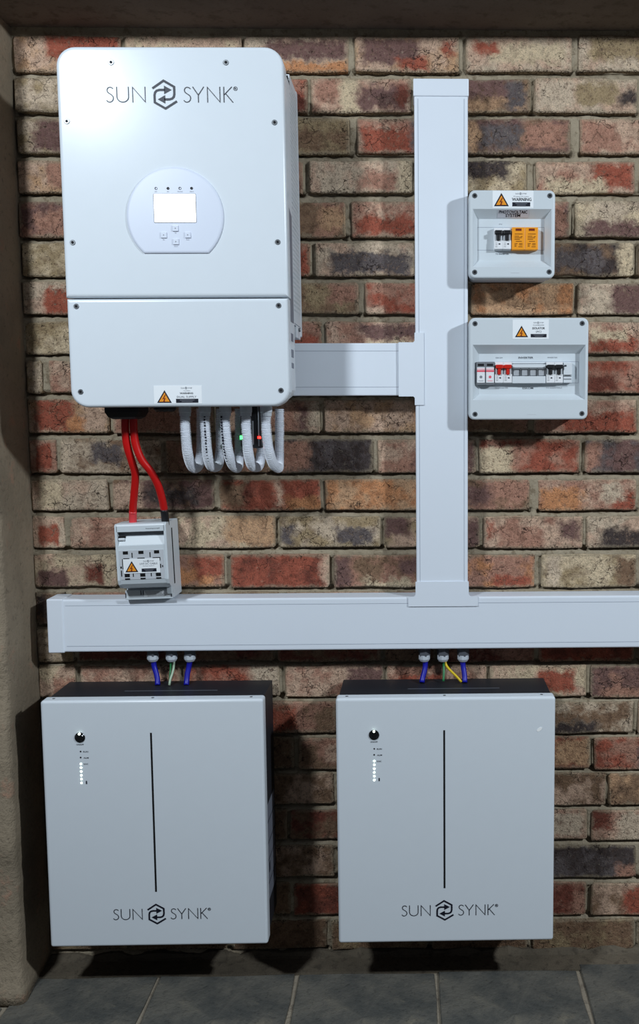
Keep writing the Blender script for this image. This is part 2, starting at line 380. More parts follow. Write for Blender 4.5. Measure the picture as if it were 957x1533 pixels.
PAL = dict(c=(192, 180, 154), k=(186, 163, 144), p=(160, 124, 108), r=(148, 84, 68), d=(112, 66, 56), o=(184, 134, 96), u=(108, 85, 82),
           g=(92, 88, 90), b=(66, 60, 60), n=(122, 101, 82), l=(150, 136, 108), w=(186, 174, 155), t=(178, 148, 118))
ROWS = [
 (54, 107, [(20,180,'k/t r.3-1,.35-1'),(186,362,'k/c'),(366,522,'k/w u.2-.98,.35-.9 o0-1,0-.28'),(531,688,'k/t u.08-.62,.2-.95 r.4-.72,.05-.4 r.85-.95,.45-.85'),(698,858,'k/w c.22-.92,.25-.75 r.08-.32,.5-.85'),(865,1010,'w/k l.12-1,.3-.95')]),
 (117, 168, [(22,100,'w/l'),(108,282,'k'),(292,461,'p/r d.8-1,0-.5'),(466,616,'k/p c.3-.47,0-1 u.47-.95,.1-.78 d.85-1,.2-.8'),(626,795,'n/t u.35-.9,.45-1 g.8-.97,.1-.85'),(801,955,'k/w w.05-.4,.1-.9 l.42-.8,.2-.85 b.82-1,.2-.65')]),
 (178, 230, [(25,185,'w/l u.16-.5,.1-.95'),(195,355,'p'),(365,524,'n/l l.4-.95,.65-1'),(534,692,'p/k r.04-.52,.05-.75 g.52-1,0-1'),(698,855,'u/n g.15-.52,.15-.8 p.55-.95,.25-.9 t0-.12,.1-.9'),(868,1010,'k/p b.65-1,.45-1 p.1-.4,.2-.8')]),
 (241, 289, [(26,100,'k/t p.6-1,.2-.9'),(110,275,'n'),(285,453,'p'),(463,618,'w/k p.48-.85,.1-.6 c.86-1,0-1'),(628,788,'c/l b.0-.86,.45-1'),(803,951,'p/k r.58-.98,.2-.95 c.1-.7,0-.42'),(958,1100,'k')]),
 (302, 355, [(28,188,'u/p p.6-1,0-1'),(197,357,'n'),(367,517,'p/n n.0-.75,.2-.9 t.75-1,.2-.8'),(526,690,'p/k r.06-.6,.1-.6 t.68-1,0-.9'),(698,852,'p/u'),(861,1010,'c/w u.1-1,.0-.4')]),
 (363, 413, [(33,108,'l/c'),(117,285,'n'),(295,464,'p/n r.8-1,.1-.8'),(472,622,'k/w g.15-.95,.08-.7 w.4-.85,.68-1'),(632,792,'n'),(800,949,'b/n g.2-.7,.2-.8 c.84-1,0-1'),(956,1100,'n')]),
 (423, 470, [(34,190,'w/k r.2-1,.0-.8'),(200,366,'p'),(376,537,'n/l p.72-1,.35-1'),(547,695,'r/p k.0-.2,.0-.3'),(706,859,'o/t'),(866,1010,'w/k u.35-1,.05-.95')]),
 (481, 530, [(37,110,'c/l'),(118,300,'p'),(310,482,'p/n r.55-1,0-.55'),(488,650,'k/p u.3-.9,.5-.92 c.4-1,0-.42'),(660,796,'n'),(805,962,'p/k r.5-.97,.02-.5 c.5-.85,.4-.75')]),
 (540, 588, [(40,64,'w/l'),(72,228,'p/k r.3-.8,.1-.8'),(238,400,'n'),(410,570,'p'),(580,728,'p'),(736,870,'r'),(877,1030,'r/p d.0-.3,.1-.5')]),
 (598, 648, [(42,163,'k/t r.08-.55,.1-1 o.5-.7,.0-.5'),(168,320,'p/k'),(328,479,'p/k u.78-.88,.0-.9 w.88-1,.1-.9'),(485,637,'k/t p.9-1,.2-.8'),(645,792,'n/p'),(800,953,'p/k r.3-1,.0-.62')]),
 (658, 708, [(43,85,'p/k r.25-.8,.15-.85'),(90,241,'w/n g.3-.62,.3-.85'),(248,402,'n/p'),(410,559,'b/g p.0-.35,.1-.95'),(565,712,'p/k u.38-1,.05-.85'),(718,868,'r/p c.0-.33,.0-.75'),(877,1030,'g/u p.0-.14,.1-.9')]),
 (718, 764, [(45,162,'w/k c.1-.4,.1-.95'),(168,320,'u/n k.0-.3,.1-.9 b.32-.85,.2-.75'),(328,480,'r/d n.0-.25,.1-.9 k.54-.63,.1-.9 o.66-1,.0-.4'),(487,640,'o/t'),(648,793,'p/n u.25-.6,.2-.8'),(806,953,'p/k o.02-.45,.0-.7 r.76-1,0-.6 w.62-.88,.3-.85')]),
 (773, 820, [(48,97,'k/w r.18-.82,.15-.75'),(104,258,'p/k'),(264,412,'c/k t.5-1,.1-1'),(418,570,'l/w g.0-.15,.1-.7 g.55-.92,.1-.62'),(575,718,'k/l u.0-.25,.4-1 u.72-1,.1-.9'),(724,873,'k/p r.04-.1,.3-.9 u.76-.96,.3-.8 p.3-.6,.0-.5'),(878,1030,'w/k b.15-1,.0-.6')]),
 (830, 879, [(50,175,'c/k u.05-.4,.0-.5 d.62-.84,.1-.68'),(183,336,'p/o r.72-1,.3-.95'),(345,494,'r/d k.93-1,.0-1'),(499,648,'p/n u.0-.18,.1-.95 u.68-1,.4-.9 c.3-.8,.0-.25'),(656,801,'p/o r.55-.95,.05-.35'),(811,954,'c/l n.78-1,.05-.9 w.06-.2,.1-.95'),(960,1100,'b')]),
 (887, 935, [(52,100,'b/n'),(108,262,'p'),(270,420,'n'),(428,578,'p'),(586,730,'r'),(738,885,'p'),(892,1040,'n')]),
 (942, 990, [(55,110,'w/l'),(117,250,'d'),(257,410,'n/d'),(416,570,'d/n'),(577,650,'n'),(657,800,'d/p'),(807,950,'r/d'),(957,1100,'k')]),
 (996, 1043, [(57,113,'k/c p.4-1,.0-.6'),(120,268,'p/k'),(275,419,'r/p w.7-1,.0-1'),(426,574,'k/p u.62-1,.1-.95'),(580,729,'p/k r.1-.6,.1-.7'),(734,879,'c/k r.5-.88,.15-.85'),(884,1030,'u/p p.1-.5,.0-.3')]),
 (1050, 1097, [(60,190,'n'),(197,345,'p'),(352,504,'p/n r.3-.6,.1-.8'),(511,655,'n'),(662,802,'p'),(808,948,'w/n n.0-.75,.35-.65 b.0-.62,.0-.38'),(955,1100,'k')]),
 (1104, 1151, [(60,130,'n'),(137,285,'p'),(292,440,'n'),(447,590,'n/p k.3-1,.2-.8'),(597,740,'d'),(746,883,'d/r t.6-1,.1-.9'),(890,1035,'r/p g.45-1,.1-.7')]),
 (1158, 1205, [(62,190,'n'),(197,345,'p'),(352,500,'n/k'),(507,655,'d'),(662,805,'p'),(811,907,'n/k'),(911,1050,'n/t')]),
 (1212, 1257, [(63,135,'n'),(142,280,'d'),(287,430,'n'),(434,580,'d/n'),(587,730,'p'),(737,879,'p/k w.55-.95,.1-.9'),(885,1030,'k/p d.0-.22,.4-1 w.28-.8,.0-.9')]),
 (1267, 1314, [(65,190,'p'),(197,345,'n'),(352,500,'n/k'),(507,652,'d'),(659,800,'n'),(806,952,'b/g p.8-1,.0-.4'),(959,1100,'k')]),
 (1322, 1370, [(68,140,'n'),(147,290,'d'),(297,436,'n'),(440,580,'d/r'),(587,730,'p'),(737,878,'d/p'),(885,1030,'k/n r.35-.62,.0-.9 r.85-1,.1-.9')]),
 (1377, 1421, [(70,190,'n/l'),(197,340,'n'),(347,490,'n'),(497,640,'n/l'),(647,790,'n'),(797,950,'n/l'),(957,1100,'n')]),
]
def parse(code):
    parts = code.split(); b = parts[0].split('/')
    base = PAL[b[0]]; alt = PAL[b[1]] if len(b) > 1 else tuple(x*.9 for x in base)
    ps = []
    for p in parts[1:]:
        a, c = p[1:].split(','); u0, u1 = [float(x) for x in a.split('-')]; v0, v1 = [float(x) for x in c.split('-')]
        ps.append((PAL[p[0]], (u0, u1), (v0, v1)))
    return base, alt, ps
ALB = (1.36, 1.26, 1.23)     # the lamps are cool: the clay itself is warmer than it photographs
bricks_rects = []
for (yt, yb, row) in ROWS:
    for (x0, x1, code) in row:
        ym = (yt+yb)/2
        if x0 > 990: continue
        xm = (x0+x1)/2
        zt, zb = UZ(xm, yt, 0), UZ(xm, yb, 0)
        X0, X1 = UX(x0, ym, 0), UX(x1, ym, 0)
        X0 = max(X0, XL+.001)
        bricks_rects.append((X0, X1, zb, zt))
        wd, ht = X1-X0, zt-zb
        cxx, czz = (X0+X1)/2, (zt+zb)/2
        face = .0025*random.uniform(-1, 1)+.001
        hx, hz = wd/2, ht/2
        j = lambda s_=.0028: random.uniform(-s_, s_)
        ch = lambda: random.uniform(.0015, .0065)
        out = []
        for sx, sz in ((-1, -1), (1, -1), (1, 1), (-1, 1)):
            a, b = ch(), ch()
            A = (sx*(hx-a), sz*hz+j(.0012)); B = (sx*hx+j(.0015), sz*(hz-b))
            if sz < 0:
                out += [B, A] if sx < 0 else [A, B]
                if sx < 0: out += [(-hx*.33+j(.01), -hz+j()), (hx*.33+j(.01), -hz+j())]
            else:
                out += [B, A] if sx > 0 else [A, B]
                if sx > 0: out += [(hx*.33+j(.01), hz+j()), (-hx*.33+j(.01), hz+j())]
        b_ = MB()
        bev = .0026
        def inset(k): return [(x*(1-k/hx), z*(1-k/hz)) for x, z in out]
        tilt = random.uniform(-.0015, .0015)
        b_.loft([[(x, .022, z) for x, z in out], [(x, -face+bev, z) for x, z in out],
                 [(x, -face-tilt*x/hx+j(.0006)+.0006, z) for x, z in inset(bev)]], cap0=False)
        o = mk('brick', b_, m_brick, wall, origin=(0, 0, 0), fix=True)
        o.location = (cxx, 0, czz)
        base, alt, ps = parse(code)
        o['col_base'] = [v*q for v, q in zip(lin(base), ALB)]; o['col_alt'] = [v*q for v, q in zip(lin(alt), ALB)]
        for k in range(3):
            if k < len(ps): c, uu, vv = ps[k]
            else: c, uu, vv = base, (2, 2.1), (2, 2.1)
            if uu[0] <= .0: uu = (-.5, uu[1])
            if uu[1] >= 1.: uu = (uu[0], 1.5)
            if vv[0] <= .0: vv = (-.6, vv[1])
            if vv[1] >= 1.: vv = (vv[0], 1.6)
            o['col_p%d' % (k+1)] = [v*q for v, q in zip(lin(c), ALB)]
            o['pu%d' % (k+1)] = [float(uu[0]), float(uu[1]), 0.0]; o['pv%d' % (k+1)] = [float(vv[0]), float(vv[1]), 0.0]

# mortar: one weathered sheet, struck back under every brick
def make_mortar():
    xs = np.arange(XL-.004, XR, .0065); zs = np.arange(.0, Z_SOF+.03, .0034)
    X, Z = np.meshgrid(xs, zs)
    def smooth_noise(cell, amp):
        nx, nz = int((xs[-1]-xs[0])/cell)+3, int((zs[-1]-zs[0])/cell)+3
        g = rng.normal(0, 1, (nz, nx)); fx = (X-xs[0])/cell; fz = (Z-zs[0])/cell
        ix, iz = fx.astype(int), fz.astype(int); tx, tz = fx-ix, fz-iz
        tx = tx*tx*(3-2*tx); tz = tz*tz*(3-2*tz)
        return amp*((g[iz, ix]*(1-tx)+g[iz, ix+1]*tx)*(1-tz)+(g[iz+1, ix]*(1-tx)+g[iz+1, ix+1]*tx)*tz)
    D = -.0032+smooth_noise(.03, .0009)+smooth_noise(.011, .0006)
    under = np.full(X.shape, 1.0)
    nzj = smooth_noise(.02, .0009)+smooth_noise(.008, .0010)
    for (x0, x1, z0, z1) in bricks_rects:
        m = (X > x0-.004) & (X < x1+.004) & (Z > z0-.030) & (Z < z0+.004)
        dz = z0-Z-.0035+nzj            # distance below the brick's bottom arris
        k = np.clip((dz+.0004)/.0058, 0, 1)
        under = np.where(m, np.minimum(under, k), under)
        if random.random() < .6:
            g = np.clip(1-np.abs(X-(x0-.004))/.0065, 0, 1)*((Z > z0) & (Z < z1-.004)); D = D-g*.012
    D = D-(1-under)*.017
    for (x0, x1, z0, z1) in bricks_rects:
        D = np.where((X > x0+.006) & (X < x1-.006) & (Z > z0+.005) & (Z < z1-.005), -.012, D)
    V = np.stack([X.ravel(), -D.ravel(), Z.ravel()], 1)
    nz_, nx_ = X.shape; I = np.arange(nz_*nx_).reshape(nz_, nx_)
    Fq = np.stack([I[:-1, :-1].ravel(), I[:-1, 1:].ravel(), I[1:, 1:].ravel(), I[1:, :-1].ravel()], 1)
    me = bpy.data.meshes.new('mortar'); me.from_pydata(V.tolist(), [], Fq.tolist()); me.materials.append(m_mortar)
    me.polygons.foreach_set('use_smooth', [True]*len(Fq)); me.update()
    o = bpy.data.objects.new('mortar', me); COL.objects.link(o); o.parent = wall
make_mortar()

# plastered pier on the left, lumpy along its arris
def make_pier():
    zs = np.linspace(0, Z_SOF+.25, 90)
    b_ = MB(); rings = []
    n1 = rng.normal(0, 1, 200)
    for i, z in enumerate(zs):
        e = .0022*n1[i % 200]+.003*math.sin(z*9)+.002*math.sin(z*31)
        foot = .012*max(0, 1-z/.06)
        x = XL+.0015*n1[(i*7+3) % 200]*.6; f = -PIER_D+e
        f -= foot; xr = x+foot
        rings.append([(-1.9, .1, z), (x, .1, z), (x, 0, z), (x+.0006, -.05, z), (x+.001+foot*.4, -.11, z), (xr, f+.016, z), (xr-.004, f+.005, z), (xr-.014, f, z), (xr-.10, f+.001, z), (-1.9, -PIER_D, z)])
    b_.loft(rings, smooth=True)
    o = mk('wall_left', b_, m_plaster); o['kind'] = 'structure'; o['label'] = 'stained plaster pier at the left side of the alcove'
make_pier()
b_ = MB(); ns = 60
rings = []
for i in range(ns+1):
    x = -1.9+(XR+1.9)*i/ns; q = .0015*math.sin(i*2.1)+.001*math.sin(i*5.3)
    rings.append([(x, .1, Z_SOF), (x, .0, Z_SOF), (x, -PIER_D+.008+q, Z_SOF), (x, -PIER_D+q, Z_SOF+.008), (x, -PIER_D, Z_SOF+.30), (x, .1, Z_SOF+.30)])
b_.loft(rings)
o = mk('ceiling', b_, m_soffit); o['kind'] = 'structure'; o['label'] = 'dark brown underside of the lintel over the alcove'

b_ = MB().box(-1.9, XR+.9, -.1, 3.2, -.06, -.004)
floor = mk('floor', b_, m_joint); floor['kind'] = 'structure'; floor['label'] = 'slate tiled floor with pale cement joints'
floor['_o'] = (0, 0, 0)
# slate tiles: the row against the wall is laid along the photographed joints, more rows follow it
def fx(px, py):                # a pixel on the floor plane -> (x, d)
    v = AX_R*((px-CX)/F_PX)+AX_U*(-(py-CY)/F_PX)+AX_F; t = -CAM.z/v.z; p = CAM+v*t; return p.x, -p.y
joints = [((70, 1462), (0, 1508)), ((237, 1460), (208, 1533)), ((444, 1460), (430, 1533)), ((655, 1455), (657, 1533)), ((862, 1435), (886, 1533))]
JX = [.5*(fx(*a)[0]+fx(*b)[0]) for a, b in joints]
JX[0] = JX[1]-.30
JX = [JX[0]-.6, JX[0]-.3]+JX+[JX[-1]+.31, JX[-1]+.62]
dfront = fx(480, 1459)[1]
mk('cement_strip', MB().box(XL-.02, XR+.02, -.02, dfront-.004, -.02, .0006), m_grout, floor, origin=(0, 0, 0))
def tile(x0, x1, d0, d1):
    g = .005
    pts = [(x0+g, d0), (x1-g, d0), (x1-g, d1-2*g), (x0+g, d1-2*g)]
    out = []
    for i in range(4):
        a, b = Vector(pts[i]), Vector(pts[(i+1) % 4])
        for k in range(3):
            p = a+(b-a)*k/3
            out.append((p.x+random.uniform(-.0025, .0025), p.y+random.uniform(-.003, .003)))
    h = .0015+random.uniform(-.001, .001); cxm, cdm = (x0+x1)/2, (d0+d1)/2
    b_ = MB().loft([[(x-cxm, -(d-cdm), -.01) for x, d in out], [(x-cxm, -(d-cdm), h-.002) for x, d in out],
                    [((x-cxm)*.985, -(d-cdm)*.985, h) for x, d in out]], cap0=False)
    o = mk('slate_tile', b_, m_slate, floor, origin=(0, 0, 0)); o.location = (cxm, -cdm, 0)
for r in range(9):
    d0 = dfront+r*.305
    sh = 0 if r == 0 else random.uniform(-.12, .12)
    for i in range(len(JX)-1):
        a = d0
        if r == 0 and JX[i] >= JX[6]-.01: a = fx(900, 1443)[1]
        if r == 0 and JX[i+1] <= XL+.02: a = PIER_D+.02
        if r == 0 and JX[i] < XL < JX[i+1] : a = d0
        tile(JX[i]+sh, JX[i+1]+sh, a, d0+.305)
# cement fillet in the corner of wall and floor
b_ = MB(); rings = []
for i in range(70):
    x = XL+.001+(XR-XL)*i/69; q = .004*math.sin(i*1.7)+.003*math.sin(i*3.9)
    rings.append([(x, .02, -.003), (x, .02, .010+q), (x, -.003, .009+q), (x, -.010-q, .003), (x, -.028+q, -.003)])
b_.loft(rings, smooth=False)
o = mk('baseboard_back', b_, m_grout); o['kind'] = 'structure'; o['label'] = 'rough cement fillet where the brick wall meets the floor'

# ------------------------------------------------------------------ printed marks
def logo(x0, zbase, cap, d, wt=.058, hexw=.145):
    """lettering and arrow hexagon; cap = capital height in metres, x0 = left end, returns two meshes"""
    T = lambda pts, ox: [(x0+(px+ox)*cap, zbase+pz*cap) for px, pz in pts]
    S = [(.47, .86), (.38, .94), (.26, .97), (.14, .93), (.075, .83), (.075, .73), (.13, .63), (.25, .55), (.37, .47), (.45, .38), (.47, .26), (.43, .14), (.33, .05), (.2, .02), (.09, .06), (.02, .15)]
    Us = [(.03, 1), (.03, .36)]+[(.41-.38*math.cos(a), .36-.335*math.sin(a)) for a in np.linspace(.2, math.pi-.2, 9)]+[(.79, .36), (.79, 1)]
    Nn = [(.03, 0), (.03, .97), (.84, .03), (.84, 1)]
    L0, L, LR = MB(), MB(), MB()
    for pts, ox in ((S, 0), (Us, .67), (Nn, 1.70), (S, 5.03), (Nn, 6.57)):
        sp = T(pts, ox)
        (L0 if ox < 3 else L).stroke(sp, wt*cap, d-.0003, d)
    for pts, ox in (([(0, 1), (.36, .47), (.36, 0)], 5.64), ([(.73, 1), (.36, .47)], 5.64), ([(.03, 0), (.03, 1)], 7.64), ([(.56, 1), (.04, .48)], 7.64), ([(.14, .57), (.62, 0)], 7.64)):
        L.stroke(T(pts, ox), wt*cap, d-.0003, d)
    # registered mark
    c = (8.43, .88)
    LR.stroke(T([(c[0]+.12*math.cos(a), c[1]+.12*math.sin(a)) for a in np.linspace(0, 2*math.pi, 15)], 0), .035*cap, d-.0003, d)
    LR.stroke(T([(c[0]-.04, c[1]-.06), (c[0]-.04, c[1]+.06), (c[0]+.04, c[1]+.03), (c[0]-.03, c[1]), (c[0]+.05, c[1]-.06)], 0), .03*cap, d-.0003, d)
    Hx = MB()
    q = lambda pts: [((x-48)/100, (230-y)/100) for x, y in pts]
    A = q([(350, 141), (424, 92), (492, 131), (492, 178), (488, 194), (477, 205), (460, 210), (426, 210)])
    B = q([(508, 222), (432, 268), (363, 229), (363, 182), (367, 166), (378, 155), (395, 150), (430, 150)])
    Hx.stroke(T(A, 0), hexw*cap, d-.0003, d); Hx.stroke(T(B, 0), hexw*cap, d-.0003, d)
    for tip, bx in (((383, 210), 432), ((476, 150), 426)):
        p = T(q([tip, (bx, tip[1]-27), (bx, tip[1]+27)]), 0)
        Hx.add([(a, -d, b) for a, b in p], [(0, 1, 2)])
    return (L0, L, LR), Hx

def sticker(parent, px, d, lines, tri, bar, name='warning_sticker', mat=None, logo_at=None):
    """px = (x0,y0,x1,y1) of the sticker in the photograph; tri/bar likewise; lines = (text, xc, yc, width_px, height_px, ink)"""
    x0, y0, x1, y1 = px
    P = lambda x, y: U(x, y, d)
    a, c = P(x0, y1), P(x1, y0)
    s = mk(name, MB().box(a.x, c.x, d-.0006, d+.0004, a.z, c.z), mat or m_sticker, parent)
    if tri:
        tx0, ty0, tx1, ty1 = tri
        p0, p1, p2 = P(tx0, ty1), P(tx1, ty1), P((tx0+tx1)/2, ty0)
        pts = [Vector((p.x, p.z)) for p in (p0, p1, p2)]; cen = (pts[0]+pts[1]+pts[2])/3
        b_ = MB()
        b_.add([(p.x, -d-.0007, p.y) for p in pts], [(0, 1, 2)], 0)
        b_.add([(p.x, -d-.0010, p.y) for p in [cen+(q-cen)*.72 for q in pts]], [(0, 1, 2)], 1)
        h = pts[2].y-pts[0].y; w_ = h*.5; cx_, cz_ = cen.x, cen.y-.02*h
        bolt = [(.06, .33), (-.16, -.02), (-.02, -.0), (-.08, -.18), (-.12, -.16), (-.06, -.3), (.06, -.18), (.01, -.19), (.09, .06), (-.03, .05), (.12, .33)]
        b_.add([(cx_+q[0]*h, -d-.0013, cz_+q[1]*h) for q in bolt], [list(range(len(bolt)))], 2)
        mk('hazard_triangle', b_, [m_ink_navy, m_orange_sign, m_bolt], s, fix=False)
    if bar:
        a, c = P(bar[0], bar[3]), P(bar[2], bar[1])
        b_ = MB().box(a.x, c.x, d, d+.0008, a.z, c.z)
        hh = c.z-a.z; ww = c.x-a.x
        for k, (zz, fr) in enumerate(((.68, .66), (.3, .5))):
            b_.box((a.x+c.x)/2-ww*fr/2, (a.x+c.x)/2+ww*fr/2, d, d+.0011, a.z+hh*(zz-.05), a.z+hh*(zz+.06), mi=1)
        mk('black_text_bar', b_, [m_ink_navy, m_ink_grey], s)
    b_ = MB()
    for (s_, xc, yc, wp, hp, ink) in lines:
        c = P(xc, yc); k = (P(xc+1, yc)-P(xc, yc)).x
        text_mb(s_, c.x, c.z, hp*k, d+.0008, ink, wp*k, bold=.012 if ink == 0 else 0, mb=b_)
    if b_.v: stuff(mk('lettering', b_, [m_ink_navy, m_ink_grey], s, fix=False))
    if logo_at:
        xa, xb, yb = logo_at; a = P(xa, yb); k = (P(xb, yb)-a).x/8.57
        Ls, Hx = logo(a.x, a.z, k, d+.0008, .12, .2)
        for q_ in Ls: Hx.add(q_.v, q_.f)
        stuff(mk('emblem', Hx, m_ink_grey, s, fix=False))
    return s

# screw proto mesh (shared)
def screw_mb(r=.0050):
    b_ = MB().disc(0, 0, r, -.001, .0014, n=14, bev=.0006)
    b_.disc(0, 0, r*.55, .0, .0018, 1, n=6)
    return b_
SCREW = {}
def screw(parent, p, r=.0050):
    if r not in SCREW:
        o = mk('screw', screw_mb(r), [m_screw, m_hole], None, origin=(0, 0, 0)); SCREW[r] = o.data
        bpy.data.objects.remove(o)
    o = bpy.data.objects.new('screw', SCREW[r]); COL.objects.link(o); o.parent = parent
    o.location = Vector(p)-Vector(parent['_o']); o['_o'] = tuple(p)
    return o

# ------------------------------------------------------------------ inverter
ZC = CAM_Z
def make_inverter():
    df = .24
    x0, x1 = -.6715-.0008, -.6715+.4262; z1, z0 = ZC+.6873, ZC+.6873-.6744
    root = thing('solar_inverter', 'large white wall-mounted inverter with lit display and arrow hexagon emblem', 'inverter', ((x0+x1)/2, 0, z0))
    zs = UZ(270, 446, df)
    mk('upper_cover', MB().rprism(x0, x1, zs+.0012, z1, .205, df, .036, .007, corners=(0, 0, 1, 1), bseg=4, seg=8), m_coat, root)
    mk('lower_cover', MB().rprism(x0+.0015, x1-.0015, z0, zs-.0012, .205, df, .034, .006, corners=(1, 1, 0, 0), bseg=4, seg=8), m_coat, root)
    mk('body', MB().rprism(x0+.004, x1-.004, z0+.012, z1-.008, .128, .207, .028, .002), m_coat_side, root)
    # heat sink shroud behind with a perforated side
    zb = UZ(447, 487, .08); zt = z1-.012
    xr = x1-.004
    mk('heat_sink', MB().box(x0+.02, xr-.012, .012, .129, zb+.004, zt-.004), m_dark, root)
    v = MB()
    nd, nzc = 10, int((zt-zb-.03)/.0094)
    cd_, cz_ = (.128-.018)/nd, (zt-.012-zb-.022)/nzc
    v.box(xr-.0022, xr, .018, .128, zt-.012, zt); v.box(xr-.0022, xr, .018, .128, zb, zb+.022)
    for i in range(nd):
        for j in range(nzc):
            d0, d1 = .018+i*cd_, .018+(i+1)*cd_; za, zb_ = zb+.022+j*cz_, zb+.022+(j+1)*cz_
            md, mz = (d0+d1)/2, (za+zb_)/2; hd, hz = cd_*.27, cz_*.25
            O = [(d0, za), (d1, za), (d1, zb_), (d0, zb_)]; I = [(md-hd, mz-hz), (md+hd, mz-hz), (md+hd, mz+hz), (md-hd, mz+hz)]
            vv = [(xr, -d, z) for d, z in O]+[(xr, -d, z) for d, z in I]+[(xr-.002, -d, z) for d, z in I]
            v.add(vv, [(a, (a+1) % 4, 4+(a+1) % 4, 4+a) for a in range(4)]+[(4+a, 4+(a+1) % 4, 8+(a+1) % 4, 8+a) for a in range(4)])
    mk('perforated_side', v, m_coat_side, root, fix=False)
    mk('shroud', MB().box(x0+.004, xr-.0022, .014, .128, zt-.002, zt, ).box(x0+.004, x0+.006, .018, .128, zb, zt).box(x0+.004, xr-.002, .018, .128, zb-.002, zb), m_coat_side, root)
    p = U(446, 498, .05)
    br = mk('bracket', MB().box(x0+.03, xr+.0005, .0, .018, zb-.02, zt+.004, .002).box(xr-.03, xr-.001, .018, .075, UZ(446, 508, .05), zb, .002), m_coat_side, root)
    mk('bracket_screw', MB().tube([(xr-.001, -.05, zb-.008), (xr+.003, -.05, zb-.008)], .004, 10), m_screw, br)
    # rating plate on the side
    zt2, zb2 = UZ(437, 311, .17), UZ(440, 483, .17)
    xs = x1-.004
    mk('rating_plate', MB().loft([[(xs-.0005, -.2, zt2+.004), (xs-.0005, -.14, zt2-.012), (xs-.0005, -.14, zb2), (xs-.0005, -.2, zb2)], [(xs+.0006, -.2, zt2+.004), (xs+.0006, -.14, zt2-.012), (xs+.0006, -.14, zb2), (xs+.0006, -.2, zb2)]]), m_plate, root)
    b_ = MB()
    for (ya, yb_) in ((500, 512), (524, 536), (544, 552)):
        za, zb_ = UZ(439, yb_, .17), UZ(439, ya, .17)
        for k in range(3):
            b_.box(xs-.0005, xs+.0006, .152+k*.012, .160+k*.012, za, zb_)
    stuff(mk('side_print', b_, m_plate, root))
    for p in ((168.5, 93), (340.5, 94), (102, 181), (413, 184), (110, 362.5), (417, 363), (115, 458), (418, 458), (121, 586), (421, 585)):
        screw(root, U(*p, df), .0052)
    # logo
    a = U(161.2, 153.2, df); k = (U(355, 153, df)-a).x/8.43
    L, Hx = logo(a.x, a.z, k, df+.0006)
    for q_ in L: stuff(mk('lettering', q_, m_ink, root, fix=False))
    mk('emblem', Hx, m_ink, root, fix=False)
    # display fascia
    c = U(264, 324.5, df); r = (U(336.5, 324, df)-c).x; zf = UZ(264, 379.5, df)
    def arc(rr, dd, lift=0):
        h = zf+lift-c.z; a0 = math.asin(max(-1, h/rr)); pts = []
        for i in range(49):
            a_ = a0+(math.pi-2*a0)*i/48; pts.append((c.x+rr*math.cos(a_), -dd, c.z+rr*math.sin(a_)))
        return pts
    fa = mk('display_panel', MB().loft([arc(r, df-.002), arc(r, df+.0015), arc(r-.0015, df+.003, .0015), arc(r-.004, df+.0036, .004)]), m_silver, root)
    dd = df+.0036
    a, b = U(232, 333.5, dd), U(294.5, 290, dd)
    fr = mk('screen_frame', MB().rprism(a.x, b.x, a.z, b.z, dd-.001, dd+.0006, .002, .0003), m_grey, fa)
    mk('screen', MB().rprism(a.x+.0012, b.x-.0012, a.z+.0012, b.z-.0012, dd, dd+.001, .0015, .0002), m_screen, fa)
    for i, x in enumerate((235, 253, 270.8, 288.3)):
        p = U(x, 282, dd)
        mk('indicator', MB().disc(p.x, p.z, .0026, dd-.001, dd+.0006, n=12).disc(p.x+.0006, p.z-.0004, .0016 if i % 2 == 0 else .0004, dd, dd+.0009, 1, n=10), [m_hole, m_silver], fa)
    b_ = MB()
    for x, s_ in ((235, 'DC'), (253, 'AC'), (271, 'Normal'), (288.5, 'Alarm')):
        p = U(x, 286.8, dd); text_mb(s_, p.x, p.z, .0022, dd+.0003, mb=b_)
    for x, y, s_ in ((264, 348.5, 'Up'), (246.5, 358.8, 'Esc'), (282.5, 358.8, 'Enter'), (264.7, 368.7, 'Down')):
        p = U(x, y, dd); text_mb(s_, p.x, p.z, .002, dd+.0003, mb=b_)
    stuff(mk('lettering', b_, m_ink_grey, fa, fix=False))
    for x, y in ((264, 342), (246.5, 352), (282.5, 352), (264.7, 362)):
        p = U(x, y, dd); h = .0058
        mk('button', MB().rprism(p.x-h, p.x+h, p.z-h, p.z+h, dd-.001, dd+.0022, .0015, .0012).disc(p.x, p.z, .0016, dd, dd+.0026, 1, n=3), [m_silver, m_ink_grey], fa)
    sticker(root, (231, 577, 302, 604.5), df, [('WARNING', 279.5, 588.7, 20, 2.6, 0), ('DUAL SUPPLY', 279.8, 594, 29, 3.0, 1), ('CAUTION', 280, 585, 10, 1.2, 1)],
            (235.5, 584, 257.5, 603), (264, 597, 297, 603), logo_at=(271, 288.5, 582))
    # black cable connectors underneath
    b_ = MB()
    for (xa, xb, ya, yb_, dz) in ((165, 215, 605, 627, .15),):
        X0, X1 = UX(xa, 615, dz), UX(xb, 615, dz); zt_, zb_ = z0+.014, UZ(190, yb_, dz)
        def rr(ins, z): return [(X0+ins, -(dz-.035)-ins*.6, z), (X1-ins, -(dz-.035)-ins*.6, z), (X1-ins, -(dz+.035)+ins*.6, z), (X0+ins, -(dz+.035)+ins*.6, z)]
        b_.loft([rr(0, zt_), rr(0, zb_+.014), rr(.006, zb_+.004), rr(.014, zb_)])
    mk('cable_entry_boot', b_, m_black, root)
    p = U(247, 609, .15)
    mk('blanking_gland', MB().tube([(p.x, -.15, z0+.014), (p.x, -.15, UZ(247, 613, .15)), (p.x, -.15, UZ(247, 616, .15))], [.022, .022, .018], 14, smooth=False), m_black, root)
    root.rotation_euler = (0, -.004, 0)
    return root
inverter = make_inverter()

